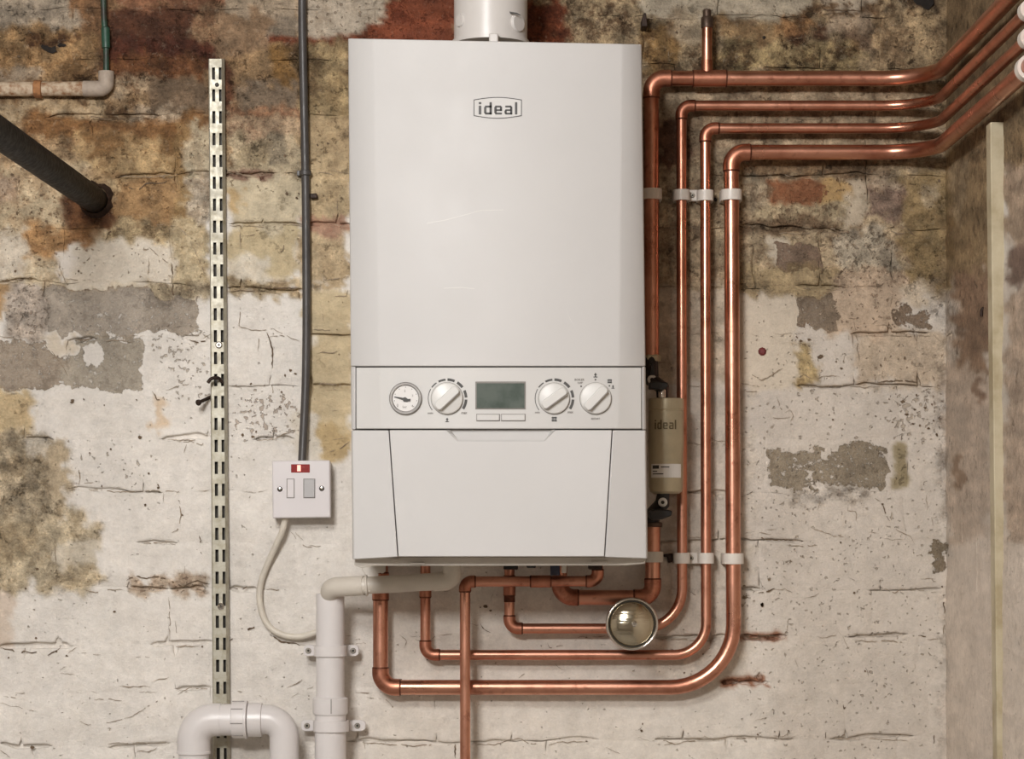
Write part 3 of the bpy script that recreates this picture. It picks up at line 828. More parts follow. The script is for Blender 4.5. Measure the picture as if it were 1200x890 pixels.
# ------------------------------------------------------------------ cracks and pits in the paint (too many and too fine to count)
def surf_y(px, py):
    return float(-samp(relief, px, py)) - 0.0036

def add_ribbon(bm, pts, w0):
    dense = []
    for (x0, y0), (x1, y1) in zip(pts[:-1], pts[1:]):
        n = max(1, int(math.hypot(x1-x0, y1-y0) / 2.6))
        for k in range(n): dense.append((x0 + (x1-x0)*k/n, y0 + (y1-y0)*k/n))
    dense.append(pts[-1])
    n = len(dense); L = []; wob = 0
    for i, (x, y) in enumerate(dense):
        wob = 0.7 * wob + random.uniform(-0.8, 0.8)
        a = dense[max(i-1, 0)]; b = dense[min(i+1, n-1)]
        dx, dy = b[0]-a[0], b[1]-a[1]; l = math.hypot(dx, dy) or 1
        nx, ny = -dy/l, dx/l
        w = w0 * random.uniform(0.35, 1.0) * min(1, 0.25 + i*0.3, 0.25 + (n-1-i)*0.3) / 2
        x += nx * wob; y += ny * wob
        yy = surf_y(x, y)
        L.append((bm.verts.new(P(x + nx*w, y + ny*w, yy)), bm.verts.new(P(x - nx*w, y - ny*w, yy))))
    off = False
    for (a, b), (c, d) in zip(L[:-1], L[1:]):
        off = random.random() < (0.72 if off else 0.14)
        if not off: bm.faces.new((a, b, d, c))
    for pr_ in L:
        for v_ in pr_:
            if not v_.link_faces: bm.verts.remove(v_)

def add_pit(bm, x, y, r, sx=1.0):
    n = 9; yy = surf_y(x, y) + 0.0002
    a0 = random.random() * 6
    bm.faces.new([bm.verts.new(P(x + sx*r*random.uniform(0.45, 1.25)*math.cos(a0+k*6.283/n), y + r*random.uniform(0.45, 1.25)*math.sin(a0+k*6.283/n), yy)) for k in range(n)])

CR = [
 (2.2, [(90,136),(120,139),(150,138),(182,137)]), (1.8, [(140,207),(165,208),(190,206),(205,204)]),
 (2.6, [(150,219),(163,222),(172,216),(186,215),(196,213)]), (2.4, [(124,282),(127,272),(136,268),(143,267)]),
 (1.6, [(69,306),(72,320),(79,334)]), (2.0, [(109,284),(104,304),(94,318),(88,324)]), (1.6, [(174,290),(188,302),(200,312)]),
 (2.4, [(201,308),(202,330),(202,352)]), (1.2, [(174,302),(173,318),(170,326)]), (1.4, [(200,329),(180,329),(140,327)]),
 (2.2, [(0,329),(20,329),(38,326)]), (1.6, [(222,282),(236,310),(245,330)]), (1.4, [(208,266),(224,280),(236,290)]),
 (2.4, [(84,398),(100,399),(116,397)]), (1.6, [(122,400),(140,399),(156,402)]), (1.6, [(48,400),(60,412),(74,430),(80,440)]),
 (2.4, [(222,398),(230,402),(246,399)]), (1.5, [(196,396),(206,398)]), (2.4, [(178,459),(184,469),(190,469)]),
 (1.5, [(194,457),(214,452),(222,450)]), (1.4, [(30,510),(56,511)]), (1.4, [(196,516),(222,516),(236,522),(246,515)]),
 (1.8, [(218,521),(216,531)]), (1.2, [(80,566),(112,566)]), (1.8, [(92,549),(92,576)]), (1.4, [(80,575),(120,574),(136,577),(180,575),(210,577),(232,573)]),
 (4.0, [(183,558),(184,568),(187,572)]), (1.4, [(192,578),(192,590)]), (1.8, [(210,588),(211,602),(209,620),(198,628)]), (2.2, [(153,651),(163,649)]),
 (1.8, [(168,638),(180,637),(196,637),(206,638)]), (3.4, [(233,628),(236,650)]), (1.6, [(216,664),(217,674)]),
 (2.4, [(148,680),(160,674),(172,678),(186,676),(206,684),(214,688),(232,681),(246,685)]), (1.6, [(98,690),(112,694),(126,691),(146,692)]),
 (1.8, [(64,631),(66,662)]), (1.8, [(64,690),(64,700)]), (1.6, [(198,700),(199,720),(198,748)]), (1.2, [(206,728),(207,748)]),
 (2.6, [(0,760),(14,763),(20,769),(28,764),(46,765)]), (2.8, [(56,769),(68,763),(72,760)]), (1.8, [(80,767),(90,759)]), (1.2, [(90,766),(120,768)]),
 (2.0, [(186,755),(206,758),(234,758)]), (1.2, [(154,770),(178,772)]), (1.4, [(70,786),(78,782)]), (1.0, [(70,790),(88,791)]),
 (2.0, [(140,805),(156,805),(176,805)]), (1.5, [(178,800),(190,796),(198,794)]), (1.6, [(4,817),(24,820)]), (1.6, [(18,813),(32,813)]),
 (1.0, [(0,824),(24,830),(42,834),(60,838),(80,836),(94,830)]), (1.2, [(110,820),(130,819),(148,823)]), (1.2, [(80,842),(96,846),(104,850),(130,847),(156,840),(176,828),(194,817)]),
 (1.6, [(208,814),(222,807),(246,808)]), (1.2, [(195,822),(206,832)]), (1.4, [(126,873),(150,872),(176,871)]), (1.8, [(160,881),(174,881),(184,876)]), (2.0, [(0,880),(12,888)]),
 # middle strip
 (1.4, [(222,201),(250,203)]), (1.6, [(268,204),(290,206),(312,206)]), (1.4, [(268,264),(292,265),(320,266),(340,262),(354,266)]),
 (1.6, [(282,268),(281,292)]), (1.2, [(282,277),(304,275)]), (1.8, [(328,275),(333,284),(331,294),(322,304)]), (1.4, [(336,270),(350,271)]),
 (2.2, [(268,342),(296,340),(312,338),(352,339)]), (1.2, [(278,380),(294,387),(320,386),(336,394),(352,402)]), (2.6, [(312,390),(318,404),(320,420),(319,432)]),
 (1.4, [(302,412),(304,394),(310,388)]), (1.4, [(282,360),(280,388)]), (1.2, [(268,452),(284,454)]), (1.6, [(319,450),(319,480)]), (2.2, [(318,470),(334,482)]),
 (1.6, [(300,517),(322,516),(334,508),(346,503)]), (1.4, [(364,387),(392,388)]), (2.0, [(372,414),(390,413),(408,409)]), (2.0, [(368,452),(384,450),(408,452)]), (1.8, [(388,456),(404,462)]),
 (1.6, [(378,362),(380,380)]), (1.2, [(386,482),(398,480)]), (1.6, [(386,530),(400,524),(410,518)]), (1.6, [(378,330),(398,325),(409,324)]), (2.0, [(392,348),(406,347),(409,340)]),
 (1.6, [(390,238),(404,232)]), (1.4, [(396,232),(397,252)]), (2.6, [(268,690),(284,690),(300,684)]), (3.4, [(268,752),(280,746),(290,738),(304,735)]), (3.0, [(316,744),(330,752),(352,757)]),
 (2.0, [(346,624),(356,634)]), (1.4, [(340,624),(352,638),(366,642),(376,640)]), (1.6, [(372,655),(378,655)]), (1.6, [(336,806),(350,800),(356,795)]), (1.3, [(270,811),(300,812),(314,820)]), (1.2, [(340,818),(360,808),(370,804)]),
 (1.8, [(350,756),(360,757)]), (2.0, [(405,745),(412,745)]), (2.0, [(416,750),(424,747),(434,745)]), (1.6, [(417,812),(430,813),(444,814)]), (1.2, [(430,818),(452,820),(460,830)]),
 # under the boiler
 (1.6, [(416,870),(444,872),(470,873),(500,874),(530,873)]), (3.0, [(533,873),(534,889)]), (1.6, [(556,873),(580,872),(596,868),(610,866),(622,872),(640,874),(660,870),(686,870)]),
 (1.6, [(480,746),(494,746),(500,748)]), (2.4, [(510,746),(506,750)]), (1.2, [(514,746),(530,744)]), (1.4, [(468,744),(476,752),(474,760)]), (2.4, [(562,731),(568,738),(575,741)]), (1.4, [(551,731),(560,733)]), (1.6, [(575,702),(577,696)]),
 (2.0, [(641,754),(644,759),(660,758)]), (1.2, [(650,778),(660,785)]), (1.3, [(608,796),(618,789)]), (1.2, [(718,828),(718,846)]), (1.6, [(764,869),(780,868),(790,872),(806,869),(826,870)]), (1.4, [(812,866),(826,863),(840,868),(860,866),(880,864)]),
 (1.6, [(768,872),(784,873),(800,872)]), (1.4, [(710,876),(724,882),(730,888)]), (1.4, [(766,745),(790,743),(812,744)]), (1.6, [(772,750),(800,750),(838,752)]), (2.2, [(748,856),(752,852)]),
 (1.4, [(812,578),(834,578)]), (1.4, [(806,630),(838,631)]), (1.4, [(808,520),(836,521)]), (1.4, [(838,390),(850,400)]), (1.2, [(806,391),(846,391)]), (1.4, [(807,452),(824,452)]), (1.6, [(808,405),(820,406)]), (1.8, [(766,425),(784,425)]), (2.0, [(806,692),(820,700),(836,696)]),
 # right of the pipes
 (1.8, [(878,439),(892,445),(904,440),(918,432)]), (3.0, [(898,411),(906,403),(909,400)]), (2.0, [(868,449),(880,452)]), (1.4, [(868,458),(900,459),(910,454)]), (1.2, [(906,391),(928,391)]),
 (1.4, [(910,465),(914,478),(918,486),(920,490)]), (1.8, [(895,492),(914,491),(926,488)]), (1.6, [(920,484),(926,480),(930,488),(926,494)]), (1.4, [(956,443),(968,441),(984,442)]), (1.6, [(940,451),(970,452),(1004,454),(1022,454)]),
 (1.4, [(994,393),(998,412)]), (1.4, [(1002,378),(1006,424)]), (1.2, [(988,424),(990,416)]), (1.8, [(994,374),(1004,373)]), (1.8, [(1026,382),(1036,380),(1048,387)]), (1.8, [(1012,391),(1030,393),(1060,393),(1090,394)]), (2.0, [(1092,392),(1102,400)]),
 (2.2, [(1028,448),(1050,446),(1076,446)]), (1.6, [(944,440),(950,444),(940,438)]), (2.4, [(875,580),(882,577),(890,579)]), (1.4, [(868,582),(876,580)]), (1.4, [(958,598),(962,588)]), (1.4, [(994,592),(994,598),(1002,600),(1004,612)]), (1.3, [(1022,584),(1034,590)]), (2.8, [(1034,590),(1038,602),(1042,611)]),
 (1.5, [(950,619),(966,624),(980,629),(992,631)]), (1.5, [(1044,618),(1052,622),(1066,630),(1072,638)]), (1.3, [(1018,624),(1030,625)]), (2.2, [(876,637),(884,632),(900,632),(926,633),(942,631)]), (1.8, [(890,625),(904,626)]), (1.2, [(896,621),(910,620)]), (1.6, [(922,640),(944,641),(960,639)]),
 (2.4, [(972,676),(973,686)]), (1.2, [(994,677),(1004,682),(1006,688)]), (1.4, [(942,702),(952,700),(960,696)]), (3.0, [(888,696),(898,694),(908,690)]), (1.2, [(1062,692),(1086,693),(1102,696)]), (1.2, [(1078,678),(1096,680)]),
 (2.4, [(1106,698),(1106,722)]), (1.8, [(1106,722),(1106,748)]), (2.2, [(868,744),(896,745),(918,748)]), (2.0, [(1000,742),(1020,744),(1058,743)]), (1.8, [(1001,751),(1030,752),(1060,753)]), (4.6, [(1076,745),(1085,746)]), (1.4, [(1086,750),(1100,748),(1104,742)]),
 (1.2, [(924,724),(922,740),(916,746)]), (2.6, [(1014,783),(1018,792)]), (1.4, [(931,772),(935,782)]), (2.6, [(988,826),(990,840),(993,852)]), (1.6, [(972,818),(976,824)]), (3.0, [(985,864),(992,859)]), (1.6, [(976,866),(1000,866),(1024,866),(1064,867)]), (1.2, [(990,861),(1008,862)]), (3.4, [(967,858),(966,866)]), (3.8, [(1094,862),(1094,872)]),
 (1.6, [(860,867),(872,866),(882,864)]), (1.6, [(906,863),(916,864),(926,860)]), (1.6, [(924,846),(925,856)]), (1.0, [(884,846),(900,840),(928,838)]), (2.0, [(1072,778),(1072,784)]), (1.0, [(982,740),(990,752),(996,762)]),
 (2.4, [(870,746),(880,749),(900,748)]), (1.4, [(1086,580),(1086,598)]), (1.6, [(1092,606),(1106,604)]), (1.4, [(1092,606),(1092,616)]), (1.6, [(1086,578),(1104,572)]),
 # upper right
 (2.4, [(1040,266),(1056,264),(1066,270),(1073,277)]), (1.8, [(1042,270),(1052,274),(1064,273)]), (1.6, [(940,266),(960,268),(992,270)]), (2.2, [(960,284),(962,310),(963,344)]), (1.8, [(940,338),(962,338),(980,334)]), (2.0, [(1044,344),(1044,360)]), (1.2, [(900,274),(1000,272)]),
 (1.6, [(750,22),(800,21),(830,22)]), (1.4, [(860,22),(890,18)]), (3.0, [(925,44),(940,46)]), (1.8, [(784,60),(785,74)]), (1.4, [(786,36),(794,40)]), (3.0, [(1057,16),(1058,34)]), (2.6, [(944,9),(970,12),(1010,11)]),
]
bm = bmesh.new(); bh = bmesh.new()
for w_, pts in CR: add_ribbon(bm if w_ >= 2.2 else bh, pts, w_ * (0.75 if w_ >= 2.2 else 0.7))
# fine hairlines that follow the painted-over joints
for c in range(1, len(JY) - 2):
    for x0 in list(range(0, 400, 26)) + list(range(410, 1100, 26)):
        if JY[c][0] < 200 or random.random() > 0.2: continue
        pts = [(x0 + 13*k + random.uniform(-3, 3), jy(c, x0) + random.uniform(-3.5, 3.5)) for k in range(random.randint(2, 3))]
        add_ribbon(bh, pts, random.uniform(0.6, 1.1))
tag(from_bm('paint_hairlines', bh, M['hairline'], wall_back), kind='stuff')
tag(from_bm('paint_cracks', bm, M['crack'], wall_back), kind='stuff')

bm = bmesh.new()
for x, y, r in ((893,709,4),(1001,695,1.8),(985,636,2),(1034,591,2),(976,492,1.6),(957,492,1.6),(1014,787,1.8),(990,830,1.6),(924,857,1.5),(888,861,1.6),(1104,688,1.6),
                (38,876,3.2),(134,717,2),(43,667,2.6),(60,669,1.5),(30,690,2.4),(42,748,2.2),(170,592,2.4),(119,570,2),(185,572,2.4),(174,555,2.2),(213,604,2),(164,513,3.2),
                (85,471,4.0),(98,468,1.8),(122,475,1.4),(160,469,1.5),(130,527,2.0),(105,531,1.6),(237,758,1.6),(78,769,2),(10,771,1.6),(66,764,2.2),(18,318,2.6),(46,304,2.6),(92,318,2.2),
                (20,250,3),(37,249,2.4),(48,229,2.2),(54,259,2.4),(66,254,2),(14,205,3),(46,22,2),(22,66,2.2),(100,22,1),(348,232,2.4),(336,227,2.6),(350,227,2),(372,170,2.2),(384,168,2),(316,164,2.4),(334,182,2.2),
                (340,434,2.6),(334,440,2.0),(346,438,2),(294,450,1.8),(310,452,1.4),(330,460,2.2),(284,510,3),(296,512,2.6),(300,506,2),(354,571,1.4),(452,834,1),(569,711,3.4),(575,716,2),(563,712,1.6),
                (501,773,1.8),(510,773,1.4),(470,797,1.6),(687,869,1.8),(753,849,1.8),(752,857,2.2),(824,767,1.6),(802,789,1.6),(886,866,1.6),(372,655,1.2),(891,113,2.6),(898,141,2.2),(994,273,2.6),(986,318,2),(1101,212,3.0),(1045,189,2.2),(793,38,2.4),(812,157,2),(813,161,2.4),
                (986,432,2.2),(980,424,1.6),(1062,486,3.2),(1072,480,2.2),(1058,471,3),(1078,499,2.2),(1084,478,2.4),(1092,474,2),(1070,497,1.8),(1094,493,1.8),(1088,502,2.2),(1074,463,2),(1026,488,1.8),(1046,495,1.4),(990,497,1.4),(1042,468,1.4),(962,418,4),(1032,428,2.2),(1060,420,2.4),(948,398,3),(938,400,2.4),(1098,510,3.2)):
    add_pit(bm, x, y, r * 0.72, random.uniform(0.7, 1.4))
tag(from_bm('paint_pits', bm, M['crack'], wall_back), kind='stuff')

# deep holes where plugs and old fixings came out, and the broken joint at the top left
bm = bmesh.new()
for x, y, r, s in ((60, 58, 5, 1.8), (52, 55, 3.2, 1.6), (72, 53, 3, 2.2), (895, 44, 2.4, 1.2), (893, 709, 2.8, 1), (839, 234, 2.6, 1), (1080, 2, 9, 1.4)):
    add_pit(bm, x, y, r, s)
tag(from_bm('deep_hole', bm, M['hole'], wall_back), kind='stuff')

# ------------------------------------------------------------------ boiler
BF = -0.290
def lerp(a, b, t): return a + (b - a) * t
def xL(y): return lerp(408, 413, (y - 45) / 610)
def xR(y): return lerp(752, 759, (y - 45) / 610)
def cL(y): return lerp(437, 444.5, (y - 45) / 385)
def cR(y): return lerp(729, 725.5, (y - 45) / 385)
def yT(x): return 45 + 7 * (x - 408) / 344

boiler = thing('boiler', P(580, 655, -0.15), 'large white wall-hung boiler with dials, small screen and oval name badge', 'boiler')

def band(name, prof, ytop, ybot, mat, yback, parent=boiler):
    """A pressed sheet: profile points (x function of y, depth) lofted from ytop to ybot, closed at the back."""
    bm = bmesh.new(); top, bot = [], []
    for fx, dep in prof:
        t = ytop(fx(100)) if callable(ytop) else ytop
        b = ybot(fx(600)) if callable(ybot) else ybot
        top.append(P(fx(t), t, dep)); bot.append(P(fx(b), b, dep))
    for row in (top, bot):
        a, z = row[0].copy(), row[-1].copy(); a.y = z.y = yback
        row.insert(0, a); row.append(z)
    tv = [bm.verts.new(v) for v in top]; bv = [bm.verts.new(v) for v in bot]
    n = len(tv)
    for i in range(n):
        j = (i + 1) % n
        bm.faces.new((tv[i], tv[j], bv[j], bv[i]))
    bm.faces.new(tv[::-1]); bm.faces.new(bv)
    return bevel(from_bm(name, bm, mat, parent), 0.0012, 2, 40)

sh = lambda f, d: (lambda y: f(y) + d)
full = [(xL, -0.268), (sh(xL, 1.6), -0.2725), (sh(cL, -2), -0.2878), (sh(cL, 2), BF), (sh(cR, -2), BF), (sh(cR, 2), -0.2878), (sh(xR, -1.6), -0.2725), (xR, -0.268)]
band('front_panel', full, yT, 429.4, M['enamel'], -0.20)
bm = bmesh.new()
q = [P(409.5, 47, -0.27), P(751, 54, -0.27), P(757.5, 653, -0.27), P(414, 653, -0.27)]
add_prism(bm, [(v.x, v.z) for v in q], -0.262, -0.006)
bevel(from_bm('case_body', bm, M['case_grey'], boiler), 0.002)
# control panel strip with its end pieces
band('control_panel', [(lambda y: 417.4, -0.2762), (sh(cL, -2), -0.2876), (sh(cL, 2), BF), (sh(cR, -2), BF), (sh(cR, 2), -0.2876), (lambda y: 751.8, -0.2756)], 430.9, 502.8, M['panel_white'], -0.25)
panel = [o for o in COL.objects if o.name == 'control_panel'][0]
band('panel_end', [(xL, -0.268), (sh(xL, 1.6), -0.2725), (lambda y: 416.6, -0.2757)], 430.0, 503.6, M['enamel'], -0.22)
band('panel_end', [(lambda y: 752.6, -0.275), (sh(xR, -1.6), -0.2725), (xR, -0.268)], 430.0, 503.6, M['enamel'], -0.22)
# lower front: two cheeks and the drop-down flap between them
sl = lambda y: lerp(456.5, 467, (y - 505) / 148); sr = lambda y: lerp(717, 708, (y - 505) / 148)
band('corner_cheek', [(xL, -0.268), (sh(xL, 1.6), -0.2725), (sh(sl, -1.1), -0.2893)], 504.6, lambda x: lerp(656, 653, (x - 412) / 50), M['enamel'], -0.20)
band('corner_cheek', [(sh(sr, 1.1), -0.2893), (sh(xR, -1.6), -0.2725), (xR, -0.268)], 504.6, lambda x: lerp(653, 655, (x - 708) / 50), M['enamel'], -0.20)
bm = bmesh.new()
px_prism(bm, [(456.5,504.4),(523.5,504.4),(536,516.8),(638,516.8),(650.5,504.4),(717,504.4),(708,652.6),(467,652.6)], BF, -0.268)
flap = bevel(from_bm('drop_down_flap', bm, M['enamel'], boiler), 0.0010, 2)
bm = bmesh.new()
a, b, c, d = P(523.5, 503.8, BF), P(650.5, 503.8, BF), P(638, 516.8, BF), P(536, 516.8, BF)
ai, bi = P(528, 503.8, -0.279), P(646, 503.8, -0.279)
c2, d2 = P(637, 515.8, -0.2893), P(537, 515.8, -0.2893)
v = [bm.verts.new(x) for x in (a, b, c, d, ai, bi, c2, d2)]
bm.faces.new((v[4], v[5], v[6], v[7])); bm.faces.new((v[0], v[4], v[7], v[3])); bm.faces.new((v[5], v[1], v[2], v[6])); bm.faces.new((v[7], v[6], v[2], v[3]))
from_bm('finger_recess', bm, M['enamel'], flap)
# bottom tray with its tabs, and the bracket behind the left corner
bm = bmesh.new(); px_prism(bm, [(416, 653), (757, 653), (756, 661), (735, 663), (560, 663.5), (440, 663.5), (424, 666), (415, 663)], -0.255, -0.235)
bevel(from_bm('bottom_tray', bm, M['case_grey'], boiler), 0.001)
tray = [o for o in COL.objects if o.name == 'bottom_tray'][0]
for x0, x1, y0, y1 in ((459, 468, 655.5, 657.5), (481, 498, 659.5, 662), (693, 712, 658, 661)):
    bm = bmesh.new(); px_box(bm, x0, y0, x1, y1, -0.258, -0.252); bevel(from_bm('tray_tab', bm, M['case_grey'], tray), 0.0004)
bm = bmesh.new(); px_prism(bm, [(424, 652), (452, 652), (452, 670), (444, 676), (430, 677), (424, 668)], -0.045, -0.008)
bevel(from_bm('mounting_bracket', bm, M['case_grey'], boiler), 0.001)
# name badge: bowed outline and lettering
def badge_outline(o_):
    pts = []
    for k in range(13): t = k/12; pts.append((lerp(555.5 - o_, 611 + o_, t), 117.2 - o_ - 3.0 * math.sin(math.pi * t)))
    for k in range(13): t = k/12; pts.append((lerp(611 + o_, 555.5 - o_, t), 135.6 + o_ + 3.0 * math.sin(math.pi * t)))
    return pts
bm = bmesh.new()
oa = [bm.verts.new(P(x, y, BF - 0.0005)) for x, y in badge_outline(0.45)]; ob = [bm.verts.new(P(x, y, BF - 0.0005)) for x, y in badge_outline(-0.45)]
for i in range(len(oa)):
    j = (i + 1) % len(oa); bm.faces.new((oa[i], oa[j], ob[j], ob[i]))
badge = tag(from_bm('name_badge', bm, M['badge_print'], boiler))
bm = bmesh.new(); px_prism(bm, badge_outline(-0.4), BF - 0.0003, BF + 0.001)
from_bm('badge_plate', bm, M['panel_white'], badge)

def fit_text(name, body, cx_, cy_, y, wpx, hpx, mat, parent, bold=0.0):
    return text(name, body, cx_, cy_, y, hpx, mat, parent, bold=bold, fit=(wpx, hpx))
GLYPHS = (  # squarish name-badge letters as bars, in photo pixels
    (561.0, 119.6, 564.0, 122.2), (561.0, 123.8, 564.0, 134.2),
    (567.2, 125.4, 570.0, 132.8), (568.2, 123.8, 576.2, 126.0), (568.2, 132.0, 576.2, 134.2), (573.6, 119.8, 576.4, 134.2),
    (579.2, 125.2, 582.0, 132.8), (580.2, 123.8, 587.4, 126.0), (585.8, 125.0, 588.4, 130.0), (580.8, 128.2, 588.0, 130.0), (580.2, 132.0, 588.2, 134.2),
    (592.0, 123.8, 599.4, 126.0), (597.8, 125.0, 600.4, 134.2), (591.2, 129.4, 593.8, 133.2), (592.0, 128.2, 599.4, 130.0), (592.0, 132.2, 600.0, 134.2),
    (603.4, 119.8, 606.2, 134.2))
bm = bmesh.new()
for x0, y0, x1, y1 in GLYPHS:
    px_prism(bm, [(x0 + 0.5, y0), (x1 - 0.5, y0), (x1, y0 + 0.5), (x1, y1 - 0.5), (x1 - 0.5, y1), (x0 + 0.5, y1), (x0, y1 - 0.5), (x0, y0 + 0.5)], BF - 0.0008, BF)
from_bm('lettering', bm, M['badge_print'], badge)
bm = bmesh.new()
for pts in ([(500, 262), (520, 258.5), (545, 252), (562, 247), (590, 246)], [(520, 338), (540, 337), (556, 338.5)], [(664, 362), (667, 372), (673, 382)]):
    for (x0, y0), (x1, y1) in zip(pts[:-1], pts[1:]): bm.faces.new([bm.verts.new(P(x, y, BF - 0.0002)) for x, y in ((x0, y0 - 0.5), (x1, y1 - 0.5), (x1, y1 + 0.5), (x0, y0 + 0.5))])
tag(from_bm('scuffs', bm, M['knob_white'], [o for o in COL.objects if o.name == 'front_panel'][0]), kind='stuff')

# dials on the control panel
YP = BF - 0.0004
def disc_prof(r, h, ed): return [(r, 0), (r, h - ed), (r - ed * 0.4, h - ed * 0.3), (r - ed, h), (0, h)]
def knob(cx_, cy_, r, ang):
    s = S(BF)
    k = lathe('control_knob', disc_prof(r * s, 0.006, 0.002), P(cx_, cy_, BF + 0.0004), (0, -1, 0), M['knob_white'], boiler, 40)
    bm = bmesh.new(); R, wd = r * s * 0.95, r * s * 0.30
    ca, sa = math.cos(ang), math.sin(ang); c0 = P(cx_, cy_, BF)
    out = [(-R * 0.97, -wd * 0.55), (-R * 0.8, -wd), (R * 0.8, -wd), (R * 0.97, -wd * 0.55), (R * 0.97, wd * 0.55), (R * 0.8, wd), (-R * 0.8, wd), (-R * 0.97, wd * 0.55)]
    add_prism(bm, [(c0.x + x * ca - z * sa, c0.z + x * sa + z * ca) for x, z in out], BF - 0.0125, BF - 0.004)
    bevel(from_bm('grip', bm, M['knob_white'], k), 0.0016, 3)
    bm = bmesh.new()
    add_prism(bm, [(c0.x + x * ca - z * sa, c0.z + x * sa + z * ca) for x, z in ((-R*0.86, -wd*0.99), (R*0.86, -wd*0.99), (R*0.86, -wd*0.80), (-R*0.86, -wd*0.80))], BF - 0.0128, BF - 0.0115)
    from_bm('grip_shade_line', bm, M['print_soft'], k)  # grey line painted along the grip's lower edge as its shade
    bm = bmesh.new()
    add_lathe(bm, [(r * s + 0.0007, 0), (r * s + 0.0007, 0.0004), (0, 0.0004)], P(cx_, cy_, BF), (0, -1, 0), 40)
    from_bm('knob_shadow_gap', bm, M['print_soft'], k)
    return k
K1 = knob(524, 467.3, 18.6, math.radians(43)); K2 = knob(649.3, 467.3, 18.2, math.radians(36)); K3 = knob(698, 467.3, 18.4, math.radians(46))

def arc(bm, cx_, cy_, r, a0, a1, w_):
    n = max(3, int(abs(a1 - a0) / 6)); L = []
    for k in range(n + 1):
        a = math.radians(lerp(a0, a1, k / n)); L.append([bm.verts.new(P(cx_ + rr * math.cos(a), cy_ - rr * math.sin(a), YP)) for rr in (r - w_/2, r + w_/2)])
    for (a, b), (c, d) in zip(L[:-1], L[1:]): bm.faces.new((a, b, d, c))
for cx_ in (524, 649.3):
    for a0, a1, w_ in ((218, 150, 0.8), (144, 124, 1.4), (117, 95, 2.3), (89, 67, 3.0), (58, 36, 3.2), (25, 3, 3.2), (-3, -33, 3.2)):
        bm = bmesh.new(); arc(bm, cx_, 467.3, 22.2, a0, a1, w_); from_bm('dial_mark', bm, M['print'], panel)
def tap_icon(x, y, s):
    bm = bmesh.new()
    for a in ((-0.9, 0.6, 0.9, 1), (-0.25, -1, 0.25, 0.6), (-0.6, -0.5, 0.6, -0.1)):
        px_box(bm, x + a[0]*s, y + a[1]*s, x + a[2]*s, y + a[3]*s, YP, BF)
    from_bm('tap_symbol', bm, M['print'], panel)
def rad_icon(x, y, s):
    bm = bmesh.new()
    for k in range(4): px_box(bm, x + (-1 + 0.55*k)*s, y - s, x + (-1 + 0.55*k + 0.35)*s, y + s, YP, BF)
    px_box(bm, x - 1.1*s, y + 0.5*s, x + 1.1*s, y + 0.8*s, YP, BF); px_box(bm, x - 1.1*s, y - 0.8*s, x + 1.1*s, y - 0.5*s, YP, BF)
    from_bm('radiator_symbol', bm, M['print'], panel)
tap_icon(524, 492.5, 2.4); rad_icon(649.5, 491.5, 2.8); tap_icon(697.8, 440, 2.6); rad_icon(714.5, 447, 2.3); tap_icon(718.3, 453.6, 2.0)
for x, y in ((697.8, 445.2), (681, 453), (714.2, 452.4)):
    bm = bmesh.new(); px_box(bm, x - 0.9, y - 0.9, x + 0.9, y + 0.9, YP, BF); from_bm('position_dot', bm, M['print'], panel)
for s_, x, y, w_, h_ in (('min', 504.4, 484.3, 6.2, 2.3), ('max', 544, 484.3, 7, 2.3), ('min', 629.8, 483.5, 5.6, 2.2), ('max', 668.6, 483.5, 6.8, 2.2),
                         ('BOILER', 679.2, 445.2, 11.6, 2.4), ('OFF', 679.8, 449, 6.2, 2.2), ('RESTART', 698, 491, 10.4, 2.2)):
    fit_text('printed_word', s_, x, y, YP, w_, h_, M['print_soft'], panel, bold=0.0001)
# pressure gauge
s_ = S(BF)
g = lathe('pressure_gauge', [(19.2*s_, 0), (19.2*s_, 0.003), (18.2*s_, 0.0042), (16.2*s_, 0.0042), (15.4*s_, 0.0026), (15.0*s_, 0.0012)], P(475.3, 467.3, BF), (0, -1, 0), M['bezel'], boiler, 44, caps=False)
lathe('gauge_face', [(15.6*s_, 0), (15.6*s_, 0.0012), (0, 0.0012)], P(475.3, 467.3, BF), (0, -1, 0), M['face'], g, 40)
bm = bmesh.new(); yg = BF - 0.0018
def needle(pts): px_prism(bm, pts, yg - 0.0003, yg)
needle([(462, 464.8), (462, 465.9), (472, 469.2), (473, 471), (477, 471.4), (479, 470.6), (481, 470.6), (481, 467.6), (478, 467.8), (475, 465.6), (472, 466.4)])
from_bm('needle', bm, M['badge_print'], g)
bm = bmesh.new()
for k in range(9):
    a = math.radians(225 - 33.75 * k); c_, q_ = math.cos(a), -math.sin(a)
    px_box(bm, 475.3 + 13.3*c_ - 0.5, 467.3 + 13.3*q_ - 0.5, 475.3 + 13.3*c_ + 0.5, 467.3 + 13.3*q_ + 0.5, yg + 0.0003, yg + 0.0006)
from_bm('tick_mark', bm, M['print_soft'], g)
for t_, x, y in (('0', 465.8, 475), ('2', 474.4, 458.2), ('3', 483.4, 464), ('4', 483, 476), ('bar', 474.4, 477)):
    text('dial_number', t_, x, y, yg + 0.0004, 2.8, M['print_soft'], g)
